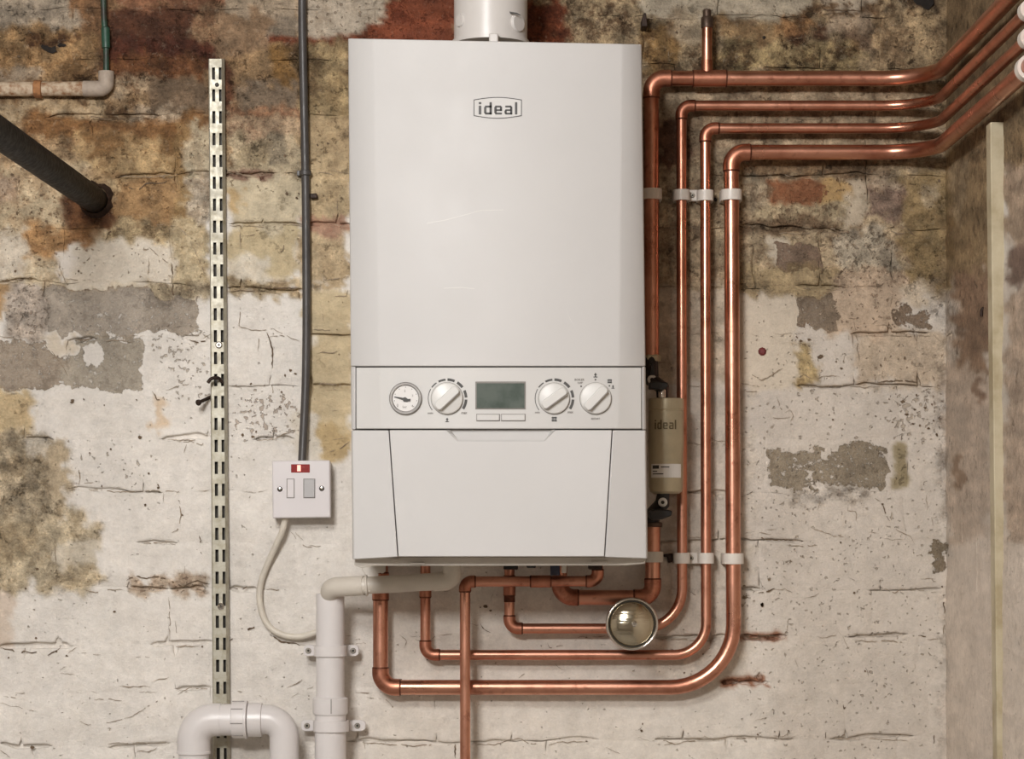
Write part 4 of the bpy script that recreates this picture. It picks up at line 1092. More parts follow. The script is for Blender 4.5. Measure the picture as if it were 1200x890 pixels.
# screen and buttons
bm = bmesh.new(); px_box(bm, 557, 447.3, 616, 479.8, BF - 0.0012, BF + 0.002)
scr = bevel(from_bm('display_frame', bm, M['print_soft'], boiler), 0.0004)
bm = bmesh.new(); px_box(bm, 558.6, 449.4, 614.6, 478.6, BF - 0.0016, BF)
from_bm('display_glass', bm, M['lcd'], scr)
for x0, x1 in ((558.8, 585.2), (587.8, 615.2)):
    bm = bmesh.new(); px_box(bm, x0 - 0.7, 485.3, x1 + 0.7, 494, BF - 0.0006, BF + 0.001); bt = from_bm('button', bm, M['print_soft'], boiler)
    bm = bmesh.new(); px_box(bm, x0, 486, x1, 493.2, BF - 0.003, BF); bevel(from_bm('button_top', bm, M['panel_white'], bt), 0.001, 3)
# fittings that show under the boiler
def under(name, x0, y0, x1, y1, yf, yb, mat):
    bm = bmesh.new(); px_box(bm, x0, y0, x1, y1, yf, yb); return bevel(from_bm(name, bm, mat, boiler), 0.0015)
under('isolating_valve', 590, 655, 607, 668, -0.052, -0.014, M['black']); under('black_plug', 617, 655, 628, 666, -0.08, -0.06, M['black'])
under('navy_valve_handle', 645, 655, 656, 675, -0.085, -0.07, M['navy']); under('valve_stem', 658, 655, 664, 672, -0.085, -0.075, M['case_grey'])
under('valve_body', 690, 655, 706, 668, -0.082, -0.05, M['nail']); under('hose_ribs', 496, 655, 519, 672, -0.03, -0.012, M['case_grey'])

# ------------------------------------------------------------------ flue
s_ = S(-0.14); fc = P(575, 50, -0.14)
flue = thing('flue_pipe', (fc.x, -0.14, fc.z - 0.01), 'wide white round flue pipe rising from the top of the boiler', 'flue')
zt = ZC
lathe('flue_tube', [(43*s_, 0), (43*s_, zt - fc.z + 0.0)], (fc.x, -0.14, fc.z), (0, 0, 1), M['flue_white'], flue, 48)
lathe('clamp_band', [(43.3*s_, 0), (45.2*s_, 0.0005), (45.2*s_, 0.006), (43.3*s_, 0.0065)], (fc.x, -0.14, fc.z - 0.0045), (0, 0, 1), M['flue_white'], flue, 48)
bm = bmesh.new(); px_box(bm, 573, 38.6, 584, 50, -0.205, -0.188); bevel(from_bm('clamp_lug', bm, M['flue_white'], flue), 0.002)
for x, y, r in ((540, 24, 8), (607, 27, 11)):
    dx = (x - 575) * s_; yy = -0.14 - math.sqrt(max((43*s_)**2 - dx*dx, 0)) ; n_ = Vector((dx, yy + 0.14, 0)).normalized()
    c_ = Vector((fc.x + dx, yy, P(x, y, yy).z)) - n_ * 0.002
    lathe('plug_cap', [(r*s_, 0), (r*s_, 0.002), (r*s_*0.85, 0.0042), (0, 0.005)], c_, n_, M['flue_white'], flue, 28)
bm = bmesh.new(); px_prism(bm, [(597, 13.4), (606, 15), (610, 17.4), (606, 16.2), (598, 15)], -0.1905, -0.186); from_bm('scuff_mark', bm, M['print'], flue)

# ------------------------------------------------------------------ copper pipework
R22, R15 = 0.011, 0.0075
Y22, Y15 = -0.033, -0.029
XW = CORNER - 0.027        # the runs on the wall to the right

def copper_run(name, pts, r, label, rad, fittings=(), cat='pipe', group=None):
    pts = [Vector(p) for p in pts]
    root = thing(name, min(pts, key=lambda p: p.z), label, cat, group)
    sweep('tube', pts, r, M['copper'], root, rad, 20)
    for kind, args in fittings:
        if kind == 'elbow':
            i, L = args; p0, p1, p2 = pts[i-1], pts[i], pts[i+1]
            d0, d1 = (p0 - p1).normalized(), (p2 - p1).normalized()
            fr = rad[i-1] if isinstance(rad, (list, tuple)) else rad
            e = sweep('elbow', [p1 + d0 * L, p1, p1 + d1 * L], r + 0.0014, M['copper_fit'], root, fr, 20)
            for d_ in (d0, d1):
                bm = bmesh.new(); add_sweep(bm, [p1 + d_ * (L - 0.0006), p1 + d_ * (L + 0.0016)], [r + 0.0016, r + 0.0006], 20)
                from_bm('solder_joint', bm, M['solder'], e, auto=50)
        elif kind == 'coupling':
            a, b = args
            e = sweep('coupling', [a, b], r + 0.0014, M['copper_fit'], root, 0, 20)
            d_ = (Vector(b) - Vector(a)).normalized()
            for q_, sg in ((Vector(a), -1), (Vector(b), 1)):
                bm = bmesh.new(); add_sweep(bm, [q_ - d_ * sg * 0.0006, q_ + d_ * sg * 0.0016], [r + 0.0016, r + 0.0006], 20)
                from_bm('solder_joint', bm, M['solder'], e, auto=50)
    return root

def side_run(py, y):
    """Where the run at photo height py turns the corner and comes forward along the wall on the right."""
    z = P(600, py, y).z
    return [Vector((XW, y, z)), Vector((XW, -0.80, z))]

p22 = lambda x, y: P(x, y, Y22)
p15 = lambda x, y: P(x, y, Y15)
zb = P(600, 654, BF).z     # underside of the boiler
def top_at(x, y): v = P(x, 660, y); v.z = zb - 0.001; return v

runA = copper_run('copper_pipe', list(reversed(side_run(92, Y22))) + [p22(763.5, 92), p22(763.5, 420)], R22,
    'thick copper pipe on top of the four, down behind the right edge of the boiler', [0.075, 0.019], [('elbow', (2, 0.028))])
# tee with its capped stub
e = sweep('tee', [p22(812, 92), p22(851, 92)], R22 + 0.0014, M['copper_fit'], runA, 0, 20)
for x in (812, 851):
    bm = bmesh.new(); add_sweep(bm, [p22(x - 0.8, 92), p22(x + 0.8, 92)], R22 + 0.0017, 20); from_bm('solder_joint', bm, M['solder'], e, auto=50)
sweep('vent_stub', [P(828.5, 90, Y22), P(828.5, 26, Y22)], R15, M['copper'], runA)
sweep('stub_collar', [P(828.5, 86, Y22), P(828.5, 71, Y22)], R15 + 0.001, M['copper_fit'], runA)
st = lathe('stub_cap', [(0.0085, 0), (0.0088, 0.002), (0.0088, 0.014), (0.0078, 0.016), (0.0062, 0.0165), (0.0062, 0.0255), (0.005, 0.027), (0, 0.027)], P(828.5, 33, Y22), (0, 0, 1), M['cap'], runA, 20)
bm = bmesh.new(); add_lathe(bm, [(0.0135, 0), (0.0135, 0.008), (0.0118, 0.010), (0, 0.010)], P(764, 424, Y22), (0, 0, 1), 6)
bevel(from_bm('compression_nut', bm, M['canister'], runA), 0.0008)

runB = copper_run('copper_pipe', list(reversed(side_run(124, Y15))) + [p15(798.5, 124), p15(799.5, 737), p15(597, 737), top_at(597, Y15)], R15,
    'thin copper pipe, second from the top, bending left behind the round metal disc', [0.075, 0.014, 0.058, 0.014],
    [('elbow', (2, 0.019)), ('elbow', (4, 0.018)), ('coupling', (p15(597, 698), p15(597, 676)))])
sweep('solder_band', [p15(597, 706), p15(597, 699)], R15 + 0.0006, M['solder'], runB, 0, 20)
runC = copper_run('copper_pipe', list(reversed(side_run(150.5, Y15))) + [p15(826.5, 150.5), p15(827.5, 768), p15(498.5, 768), top_at(498.5, Y15)], R15,
    'thin copper pipe, third from the top, with the middle of the three long lower runs', [0.075, 0.014, 0.046, 0.014],
    [('elbow', (2, 0.019)), ('elbow', (4, 0.020)), ('coupling', (p15(498.5, 700), p15(498.5, 676)))])
runD = copper_run('copper_pipe', list(reversed(side_run(178.5, Y22))) + [p22(857, 178.5), p22(860, 806), p22(446, 806), top_at(446, Y22)], R22,
    'thick outermost copper pipe, rightmost upright and lowest level run', [0.075, 0.02, 0.092, 0.022],
    [('elbow', (2, 0.027)), ('elbow', (4, 0.028)), ('coupling', (p22(446, 703), p22(446, 672)))])
runA2 = copper_run('copper_pipe', [p22(765, 612), p22(765, 701), p22(656, 700.5), top_at(656, Y22)], R22,
    'short thick copper pipe looping from below the metal canister to the boiler', [0.018, 0.020],
    [('elbow', (1, 0.027)), ('elbow', (2, 0.026))])
YE = -0.066
runE = copper_run('copper_pipe', [top_at(700.5, YE), P(700.5, 681.5, YE), P(545, 682, YE), Vector((P(545, 682, YE).x + 0.001, YE, 0.0))], R15,
    'thin copper pipe crossing in front of the others straight down to the floor', [0.012, 0.010],
    [('elbow', (1, 0.016)), ('elbow', (2, 0.014)), ('coupling', (P(622, 681.8, YE), P(645, 681.7, YE)))])

# ------------------------------------------------------------------ white pipe clips on the uprights
def u_clip(name, px, py, y, r, label, group, lug=None, h_px=12.5, mat='clip_white'):
    c = P(px, py, y); ri, ro = r + 0.0003, r + 0.0042
    root = thing(name, (c.x, -0.004, c.z), label, 'clip', group)
    h = h_px * S(y) / 2
    inner, outer = [], []
    for k in range(13):
        a = math.pi + math.pi * k / 12
        inner.append((c.x + ri * math.cos(a), c.y + ri * math.sin(a))); outer.append((c.x + ro * math.cos(a), c.y + ro * math.sin(a)))
    inner = [(inner[0][0], -0.006)] + inner + [(inner[-1][0], -0.006)]; outer = [(outer[0][0], -0.006)] + outer + [(outer[-1][0], -0.006)]
    bm = bmesh.new()
    V = [[bm.verts.new((x, y_, c.z + z)) for x, y_ in ring] for ring in (inner, outer) for z in (-h, h)]
    il, ih, ol, oh = V; n = len(il)
    for i in range(n - 1):
        bm.faces.new((ol[i], ol[i+1], oh[i+1], oh[i])); bm.faces.new((il[i+1], il[i], ih[i], ih[i+1]))
        bm.faces.new((oh[i], oh[i+1], ih[i+1], ih[i])); bm.faces.new((ol[i+1], ol[i], il[i], il[i+1]))
    for i in (0, n - 1): bm.faces.new((il[i], ol[i], oh[i], ih[i]))
    from_bm('saddle', bm, M[mat], root, auto=40)
    bm = bmesh.new(); add_box(bm, c.x - ro, c.x + ro, -0.0115, -0.002, c.z - h, c.z + h)
    bevel(from_bm('base', bm, M[mat], root), 0.0008)
    if lug:
        x0, x1, xs = lug
        bm = bmesh.new(); px_box(bm, x0, py - 6.6, x1, py + 6.6, -0.016, -0.003)
        lg = bevel(from_bm('fixing_lug', bm, M[mat], root), 0.001)
        sc = lathe('screw', [(0.0036, 0), (0.0036, 0.0012), (0.0028, 0.0022), (0, 0.0024)], P(xs, py, -0.016), (0, -1, 0), M['screw'], root, 16)
        bm = bmesh.new(); q_ = P(xs, py, -0.0185); add_box(bm, q_.x-0.0013, q_.x+0.0013, q_.y-0.0002, q_.y+0.0008, q_.z-0.0013, q_.z+0.0013); from_bm('screw_slot', bm, M['screw_dark'], sc)
    return root
UP, LO = 'pipe clips in the upper row', 'pipe clips in the lower row'
u_clip('pipe_clip', 763.5, 228, Y22, R22, 'white pipe clip in the upper row, beside the boiler edge', UP)
u_clip('pipe_clip', 798.8, 229, Y15, R15, 'white pipe clip in the upper row, second pipe from the boiler', UP, (805, 818, 811.5))
u_clip('pipe_clip', 826.6, 229.5, Y15, R15, 'white pipe clip in the upper row, third pipe from the boiler', UP)
u_clip('pipe_clip', 857.2, 229, Y22, R22, 'white pipe clip in the upper row, on the outermost thick pipe', UP)
u_clip('pipe_clip', 765, 653, Y22, R22, 'white pipe clip in the lower row, under the metal canister', LO, mat='pvc_grey')
u_clip('pipe_clip', 799.4, 654.5, Y15, R15, 'white pipe clip in the lower row, second pipe from the boiler', LO, (806, 818, 810))
u_clip('pipe_clip', 827.4, 654.5, Y15, R15, 'white pipe clip in the lower row, third pipe from the boiler', LO)
u_clip('pipe_clip', 859.2, 655, Y22, R22, 'white pipe clip in the lower row, on the outermost thick pipe', LO)
# clips on the wall to the right, at the edge of the picture
def side_clip(py, y, r, label):
    z = P(600, py, y).z; yc = -0.622; ri, ro, h = r + 0.0003, r + 0.0045, 0.008
    root = thing('pipe_clip', (CORNER - 0.004, yc, z), label, 'clip', 'pipe clips on the side wall')
    bm = bmesh.new(); V = []
    for rr in (ri, ro):
        ring = [(CORNER - 0.004, z + rr)] + [(XW + rr * math.cos(a), z + rr * math.sin(a)) for a in [math.pi/2 + math.pi*k/12 for k in range(13)]] + [(CORNER - 0.004, z - rr)]
        for dy in (-h, h): V.append([bm.verts.new((x, yc + dy, zz)) for x, zz in ring])
    il, ih, ol, oh = V; n = len(il)
    for i in range(n - 1):
        bm.faces.new((ol[i], ol[i+1], oh[i+1], oh[i])); bm.faces.new((il[i+1], il[i], ih[i], ih[i+1]))
        bm.faces.new((oh[i], oh[i+1], ih[i+1], ih[i])); bm.faces.new((ol[i+1], ol[i], il[i], il[i+1]))
    for i in (0, n - 1): bm.faces.new((il[i], ol[i], oh[i], ih[i]))
    from_bm('saddle', bm, M['clip_white'], root, auto=40)
    bm = bmesh.new(); add_box(bm, CORNER - 0.010, CORNER - 0.001, yc - h, yc + h, z - ro, z + ro); bevel(from_bm('base', bm, M['clip_white'], root), 0.0008)
side_clip(124, Y15, R15, 'white pipe clip at the right edge, on the second pipe down')
side_clip(150.5, Y15, R15, 'white pipe clip at the right edge, on the third pipe down')
side_clip(178.5, Y22, R22, 'white pipe clip at the right edge, on the lowest thick pipe')
# ------------------------------------------------------------------ magnetic filter canister with its two valves
yc = -0.080; sC = S(yc)
def zpx(y): return P(600, y, yc).z
cx_ = P(780.5, 500, yc).x; rc = 20.8 * sC
flt = thing('filter_canister', (cx_, yc, zpx(579)), 'champagne coloured metal filter canister with white label beside the boiler', 'filter')
zz = zpx(579)
pr = [(0, 0), (rc * 0.72, 0.0), (rc * 0.9, 0.003), (rc * 0.955, 0.010)]
for y_, k in ((560, 0.965), (531, 0.965), (528, 0.985), (524, 1.0), (482.4, 1.0), (481.8, 0.975), (480.6, 0.975), (480, 1.0), (470, 1.0), (468, 0.985), (467.4, 0.95)):
    pr.append((rc * k, zpx(y_) - zz))
pr.append((0, zpx(467.4) - zz))
can = lathe('canister_body', pr, (cx_, yc, zz), (0, 0, 1), M['canister'], flt, 48, 25)
def wrap_patch(name, x0, y0, x1, y1, r, mat, parent, thick=0.0005):
    bm = bmesh.new(); n = 12; rows = []
    for rr in (r, r + thick):
        for y_ in (y0, y1):
            row = []
            for k in range(n + 1):
                a = math.asin(max(-1, min(1, ((lerp(x0, x1, k / n) - 780.5) * sC) / (r + thick))))
                row.append(bm.verts.new((cx_ + rr * math.sin(a), yc - rr * math.cos(a), zpx(y_))))
            rows.append(row)
    for i in range(n):
        bm.faces.new((rows[2][i], rows[2][i+1], rows[3][i+1], rows[3][i]))
        bm.faces.new((rows[0][i], rows[0][i+1], rows[2][i+1], rows[2][i])); bm.faces.new((rows[1][i], rows[1][i+1], rows[3][i+1], rows[3][i]))
    for i in (0, n): bm.faces.new((rows[0][i], rows[2][i], rows[3][i], rows[1][i]))
    return from_bm(name, bm, mat, parent, smooth=False)
lab = wrap_patch('paper_label', 762.6, 544.4, 797, 560.4, rc * 0.966, M['label'], can)
wrap_patch('printed_block', 764, 546, 771, 550, rc * 0.966 + 0.0005, M['badge_print'], lab, 0.0001)
for y_, x1 in ((548, 783), (553, 769), (556, 776)): wrap_patch('printed_line', 773 if y_ == 548 else 764, y_ - 0.6, x1, y_ + 0.6, rc * 0.966 + 0.0005, M['print'], lab, 0.0001)
# embossed name, wrapped around the metal
bm = bmesh.new()
for x0, y0, x1, y1 in GLYPHS:
    u0, u1 = [(x - 583.6) * 26 / 45.2 - 2.3 for x in (x0, x1)]; w0, w1 = [498.6 + (y - 127) * 11 / 14.6 for y in (y0, y1)]
    q = [((u0, w0), (u1, w0), (u1, w1), (u0, w1))]
    for ring in q:
        L = []
        for rr in (rc - 0.0003, rc + 0.0008):
            L.append([bm.verts.new((cx_ + rr * math.sin(u * sC / rc), yc - rr * math.cos(u * sC / rc), zpx(w_))) for u, w_ in ring])
        bm.faces.new(L[1])
        for k in range(4): bm.faces.new((L[0][k], L[0][(k+1) % 4], L[1][(k+1) % 4], L[1][k]))
from_bm('embossed_lettering', bm, M['canister_dark'], can)
# upper valve: black body, pale end screw, black lever, chrome stub
xv = P(764.5, 445, -0.06).x
bm = bmesh.new(); add_sweep(bm, [(xv, -0.035, P(0, 419, -0.06).z), (xv, -0.045, P(0, 445, -0.06).z), (cx_ - 0.005, yc, zpx(455)), (cx_ - 0.005, yc, zpx(467))], [0.010, 0.0105, 0.0100, 0.0085], 18)
v1 = from_bm('upper_valve', bm, M['black'], flt, auto=50)
lathe('valve_screw', [(0.0066, 0), (0.0066, 0.003), (0.0052, 0.0042), (0, 0.0042)], P(764, 445, -0.060), (0, -1, 0), M['label'], v1, 20)
lathe('screw_hub', [(0.0026, 0), (0.0026, 0.001), (0, 0.001)], P(764, 445, -0.0642), (0, -1, 0), M['screw_dark'], v1, 12)
bm = bmesh.new(); px_prism(bm, [(761, 448), (772, 447), (783, 448.6), (783, 454), (776, 457), (768, 456), (761, 456)], -0.112, -0.086)
bevel(from_bm('lever', bm, M['black'], v1), 0.002)
lathe('chrome_stub', [(0.0052, 0), (0.0052, 0.010), (0.0044, 0.012), (0, 0.012)], P(775.8, 466.5, -0.098), (0, 0, 1), M['chrome'], v1, 20)
bm = bmesh.new(); px_prism(bm, [(763, 426), (766.5, 426), (767.5, 440), (762, 440)], -0.064, -0.045); bevel(from_bm('spindle', bm, M['black'], v1), 0.001)
xv2 = P(765, 590, -0.05).x
bm = bmesh.new(); add_sweep(bm, [(cx_ - 0.004, yc, zpx(578)), (cx_ - 0.005, yc, zpx(590)), (xv2, -0.042, P(0, 603, -0.05).z), (xv2, Y22, P(0, 614, Y22).z)], [0.0095, 0.0105, 0.0108, 0.0112], 18)
v2 = from_bm('lower_valve', bm, M['black'], flt, auto=50)
lathe('valve_screw', [(0.0066, 0), (0.0066, 0.003), (0.0052, 0.0042), (0, 0.0042)], P(776.6, 589, -0.090), (0, -1, 0), M['label'], v2, 20)
lathe('screw_hub', [(0.0026, 0), (0.0026, 0.001), (0, 0.001)], P(776.6, 589, -0.0942), (0, -1, 0), M['screw_dark'], v2, 12)
bm = bmesh.new(); px_prism(bm, [(761, 599), (768, 597), (782, 597.5), (788, 599), (787, 605), (776, 609), (766, 610), (761, 607)], -0.108, -0.084)
bevel(from_bm('lever', bm, M['black'], v2), 0.002)
lathe('coupling_ring', [(R22 + 0.001, 0), (R22 + 0.003, 0.001), (R22 + 0.003, 0.006), (R22 + 0.001, 0.007)], P(765, 618, Y22), (0, 0, 1), M['cap'], v2, 24)

# ------------------------------------------------------------------ round shiny disc in front of the pipes
yd = -0.098; sD = S(yd); dc = P(741, 732, yd)
disc = thing('round_disc', (dc.x, -0.038, dc.z), 'round shiny domed metal disc with dark rim in front of the lower pipes', 'disc')
R_ = 31 * sD
dv = Vector((0.02, -1, 0.035)).normalized()
lathe('disc_body', [(R_ * 0.55, 0), (R_ * 0.80, 0.008), (R_ * 0.97, 0.040), (R_, 0.046), (R_, 0.050)], (dc.x, -0.0385, dc.z), (0, -1, 0), M['screw_dark'], disc, 48)
oc = Vector((dc.x, -0.0885, dc.z))
prof = []
for k in range(9):
    a = math.pi * k / 8; prof.append((R_ * 0.945 + 0.0022 * math.cos(a), 0.0035 * math.sin(a) + 0.001))
lathe('rim', prof, oc - dv * 0.001, dv, M['chrome'], disc, 56, 80)
prof = []
for k in range(9):
    a = math.pi * k / 8; prof.append((R_ * 0.875 + 0.0008 * math.cos(a), 0.0010 * math.sin(a)))
lathe('inner_rim', prof, oc, dv, M['screw_dark'], disc, 56, 80)
prof = [(R_ * 0.86, 0.0)]
for k in range(1, 13):
    t = k / 12; prof.append((R_ * 0.84 * math.cos(t * math.pi / 2), 0.001 + 0.011 * math.sin(t * math.pi / 2)))
prof[-1] = (0, 0.012)
lathe('dome', prof, oc, dv, M['dome'], disc, 56, 80)
lathe('centre_boss', [(0.0042, 0), (0.0040, 0.0022), (0.0026, 0.0032), (0, 0.0032)], oc + dv * 0.0112 + Vector((0.003, 0, 0)), dv, M['chrome'], disc, 20)

# ------------------------------------------------------------------ fused spur with cable and dark sheathed lead
spur = thing('fused_spur', P(353, 574, -0.003), 'white square fused switch box with a glowing red neon', 'switch')
yS = -0.040
bm = bmesh.new(); px_box(bm, 319.4, 541.2, 386.4, 607.4, yS + 0.007, -0.002); bevel(from_bm('back_box', bm, M['spur_white'], spur), 0.0015)
bm = bmesh.new(); px_prism(bm, [(318.6, 540.4), (386.6, 539.6), (387.4, 606.8), (319.4, 607.8)], yS, yS + 0.009)
plate = bevel(from_bm('front_plate', bm, M['spur_white'], spur), 0.002, 3)
def spur_piece(name, x0, y0, x1, y1, yf, mat, par=plate, bw=0.0006):
    bm = bmesh.new(); px_box(bm, x0, y0, x1, y1, yf, yS + 0.001); return bevel(from_bm(name, bm, mat, par), bw)
spur_piece('neon_window', 341, 544.4, 363, 554.2, yS - 0.0006, M['neon']); spur_piece('neon_glow', 348.2, 545.4, 352.4, 552.6, yS - 0.0010, M['glow'], bw=0.0002)
spur_piece('fuse_surround', 335.8, 561.2, 345.2, 584.2, yS - 0.0004, M['print_soft'], bw=0.0002); spur_piece('fuse_carrier', 336.6, 562, 344.4, 583.4, yS - 0.0014, M['spur_white'])
spur_piece('rocker_surround', 355.4, 561.2, 369.4, 584.2, yS - 0.0004, M['print_soft'], bw=0.0002); spur_piece('rocker_switch', 356.2, 562, 368.6, 583.4, yS - 0.0030, M['rocker'])
for x, y in ((328, 573.6), (377, 572.8)):
    s0 = lathe('plate_screw', [(0.0038, 0), (0.0038, 0.0004), (0.003, 0.0009), (0, 0.0011)], P(x, y, yS), (0, -1, 0), M['screw_dark'], plate, 18)
    lathe('plate_screw_head', [(0.0024, 0), (0.0024, 0.0006), (0, 0.001)], P(x, y, yS - 0.0008), (0, -1, 0), M['chrome'], plate, 14)

path = [P(334.5, 606, -0.024), P(331, 622, -0.022), P(324, 638, -0.018), P(314, 660, -0.013), P(306.5, 680, -0.011), P(304, 697, -0.011), P(306, 715, -0.011), P(312, 730, -0.011), P(322, 740, -0.012), P(336, 745.5, -0.013), P(352, 746.5, -0.014), P(366, 743, -0.016), P(388, 735, -0.016)]
def smooth_path(pts, n=5):
    out = []
    for i in range(len(pts) - 1):
        p0, p1, p2, p3 = pts[max(i-1, 0)], pts[i], pts[i+1], pts[min(i+2, len(pts)-1)]
        for k in range(n):
            t = k / n; out.append(0.5 * ((2*p1) + (p2-p0)*t + (2*p0-5*p1+4*p2-p3)*t*t + (3*p1-p0-3*p2+p3)*t**3))
    out.append(pts[-1]); return out
tag(sweep('power_cable', smooth_path(path), 0.0046, M['cable'], None, 0, 14), 'white power cable curving from the switch box to the waste pipe', 'cable')

lead = thing('electric_lead', P(355, 541, -0.014), 'dark grey sheathed lead running down the wall into the switch box', 'cable')
lp = [Vector((P(354, 0, -0.012).x, -0.012, ZC)), P(354.2, 0, -0.012), P(355, 60, -0.012), P(356.6, 140, -0.012), P(358.2, 220, -0.012), P(358.9, 300, -0.012), P(359.2, 380, -0.012), P(358.2, 450, -0.013), P(355.6, 510, -0.016), P(354, 541.5, -0.020)]
sweep('lead_sheath', smooth_path(lp), 0.0061, M['conduit'], lead, 0, 14)
for px_, py_ in ((357.8, 203),):
    c_ = P(px_, py_, -0.012)
    lathe('cable_clip', [(0.0066, 0), (0.0088, 0.001), (0.0088, 0.007), (0.0066, 0.008)], c_ - Vector((0, 0, 0.004)), (0, 0, 1), M['conduit'], lead, 18)
    bm = bmesh.new(); px_box(bm, px_ - 10, py_ - 3, px_ - 4, py_ + 3, -0.012, -0.004); bevel(from_bm('clip_nail', bm, M['conduit'], lead), 0.0008)
bm = bmesh.new(); px_prism(bm, [(363, 227), (371, 226.4), (372, 232), (364, 232.6)], -0.014, -0.001)
tag(bevel(from_bm('wall_plug', bm, M['nail']), 0.001), 'small brown wall plug sticking out just right of the dark lead', 'plug')
bm = bmesh.new(); px_prism(bm, [(754.6, 15), (757, 15), (758, 22), (759, 31), (752, 31), (752, 22)], -0.03, 0.01)
tag(bevel(from_bm('wall_plug', bm, M['nail']), 0.001), 'dark old plug in the wall above the boiler top right corner', 'plug')

# ------------------------------------------------------------------ slotted shelf upright
up = thing('shelf_upright', (P(259, 890, -0.01).x, -0.003, P(259, 960, -0.01).z), 'tall slotted galvanised shelving upright fixed to the wall', 'shelf upright')
yU = -0.016
bm = bmesh.new()
def ux(t, y): return lerp(244.3, 249.6, (y - 70) / 820) + t * lerp(19.2, 20.6, (y - 70) / 820)
cols = [(0.0, -0.004), (0.0, -0.0145), (0.06, yU), (0.21, yU), (0.40, yU), (0.62, yU), (0.80, yU), (0.83, yU + 0.0008), (0.985, -0.0095), (1.0, -0.004)]
ys = [69.0]; slot_rows = []
y = 79.0; pitch = 25.62
while y < 956:
    slot_rows.append((y, y + 14.4)); y += pitch; pitch += 0.008
for a, b in slot_rows: ys += [a, b]
ys.append(962)
grid = [[bm.verts.new(P(ux(t, yy), yy, dpt)) for t, dpt in cols] for yy in ys]
for r_ in range(len(ys) - 1):
    is_slot = r_ % 2 == 1
    for c_ in range(len(cols) - 1):
        if is_slot and c_ in (3, 5): continue
        bm.faces.new((grid[r_][c_], grid[r_][c_+1], grid[r_+1][c_+1], grid[r_+1][c_]))
o = from_bm('slotted_channel', bm, M['galv'], up)
md = o.modifiers.new('sheet', 'SOLIDIFY'); md.thickness = 0.0014; md.offset = -1.0
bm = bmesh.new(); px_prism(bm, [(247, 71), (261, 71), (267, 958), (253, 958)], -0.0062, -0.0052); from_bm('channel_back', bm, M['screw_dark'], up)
for y_, m_ in ((99.5, 'screw_dark'), (404.5, 'screw'), (711, 'chrome')):
    t_ = 0.51
    s0 = lathe('fixing_screw', [(0.0052 if m_ != 'screw_dark' else 0.003, 0), (0.0050 if m_ != 'screw_dark' else 0.003, 0.0012), (0.0036 if m_ != 'screw_dark' else 0.002, 0.0022), (0, 0.0022)], P(ux(t_, y_), y_, yU), (0, -1, 0), M[m_], up, 20)
    lathe('screw_recess', [(0.0016, 0), (0.0016, 0.0006), (0, 0.0006)], P(ux(t_, y_), y_, yU - 0.002), (0, -1, 0), M['screw_dark'], s0, 10)

# rusty nails beside the upright
tag(sweep('bent_nail', smooth_path([P(243.5, 449, -0.034), P(247, 444.5, -0.033), P(252, 443, -0.031), P(257, 444, -0.028), P(260.2, 448, -0.018), P(260.5, 448.5, -0.006)]), 0.0026, M['nail'], None, 0, 10), 'bent rusty nail hooked over the slotted upright', 'nail')
nl = thing('rusty_nail', P(240, 470, -0.002), 'short dark nail standing out of the wall left of the slotted upright', 'nail')
sweep('shank', [P(249, 464.5, 0.002), P(233, 472, -0.030)], 0.0026, M['nail'], nl, 0, 10)
lathe('nail_head', [(0.0042, 0), (0.0046, 0.003), (0.003, 0.005), (0, 0.005)], P(233.5, 471.6, -0.028), P(233, 472, -0.030) - P(249, 464.5, 0.002), M['nail'], nl, 14)
tag(sweep('wire_hook', smooth_path([P(1150.5, 371, -0.25), P(1150, 366, -0.25), P(1152.5, 361.5, -0.25), P(1156, 363, -0.255), P(1157, 370, -0.262), P(1159.5, 384, -0.275)]), 0.0023, M['nail'], None, 0, 10), 'small black hook on the side wall left of the painted batten', 'hook')
bm = bmesh.new(); add_lathe(bm, [(0.006, 0), (0.0062, 0.003), (0.0035, 0.005), (0, 0.005)], P(893, 412.5, 0.0), (0, -1, 0.1), 9)
tag(from_bm('wall_plug', bm, M['red_plug'], None, auto=30), 'crumbled red wall plug in the cream wall right of the pipes', 'plug')
bm = bmesh.new(); px_prism(bm, [(778, 650), (788, 649), (788, 659), (783, 660), (782, 653), (778, 653)], -0.012, 0.0)
tag(bevel(from_bm('wall_plug', bm, M['nail']), 0.0006), 'brown plug between the lower clips next to the canister pipe', 'plug')

# ------------------------------------------------------------------ white plastic waste pipes
yW = -0.062; sW = S(yW)
waste = thing('waste_pipe', Vector((P(388, 890, yW).x, yW, 0.0)), 'white upright waste pipe held by two lugged clips', 'pipe')
xw = P(387, 760, yW).x; xw2 = P(389.5, 890, yW).x
sweep('upright_pipe', [(xw, yW, P(0, 696, yW).z), (xw, yW, P(0, 825, yW).z)], 16.6 * sW, M['pvc'], waste, 0, 32)
sweep('upright_pipe', [(xw, yW, P(0, 832, yW).z), (xw2, yW, 0.0)], 18.4 * sW, M['pvc'], waste, 0, 32)
def wz(y): return P(0, y, yW).z
lathe('socket_collar', [(17*sW, 0), (20*sW, 0.001), (20.6*sW, 0.004), (20.6*sW, wz(819) - wz(838)), (19.4*sW, wz(818) - wz(838)), (16.6*sW, wz(817) - wz(838))], (xw, yW, wz(838)), (0, 0, 1), M['pvc'], waste, 36)
bm = bmesh.new(); px_box(bm, 387.5, 820, 388.5, 837, yW - 20.9*sW, yW - 19*sW); from_bm('mould_line', bm, M['print_soft'], waste)
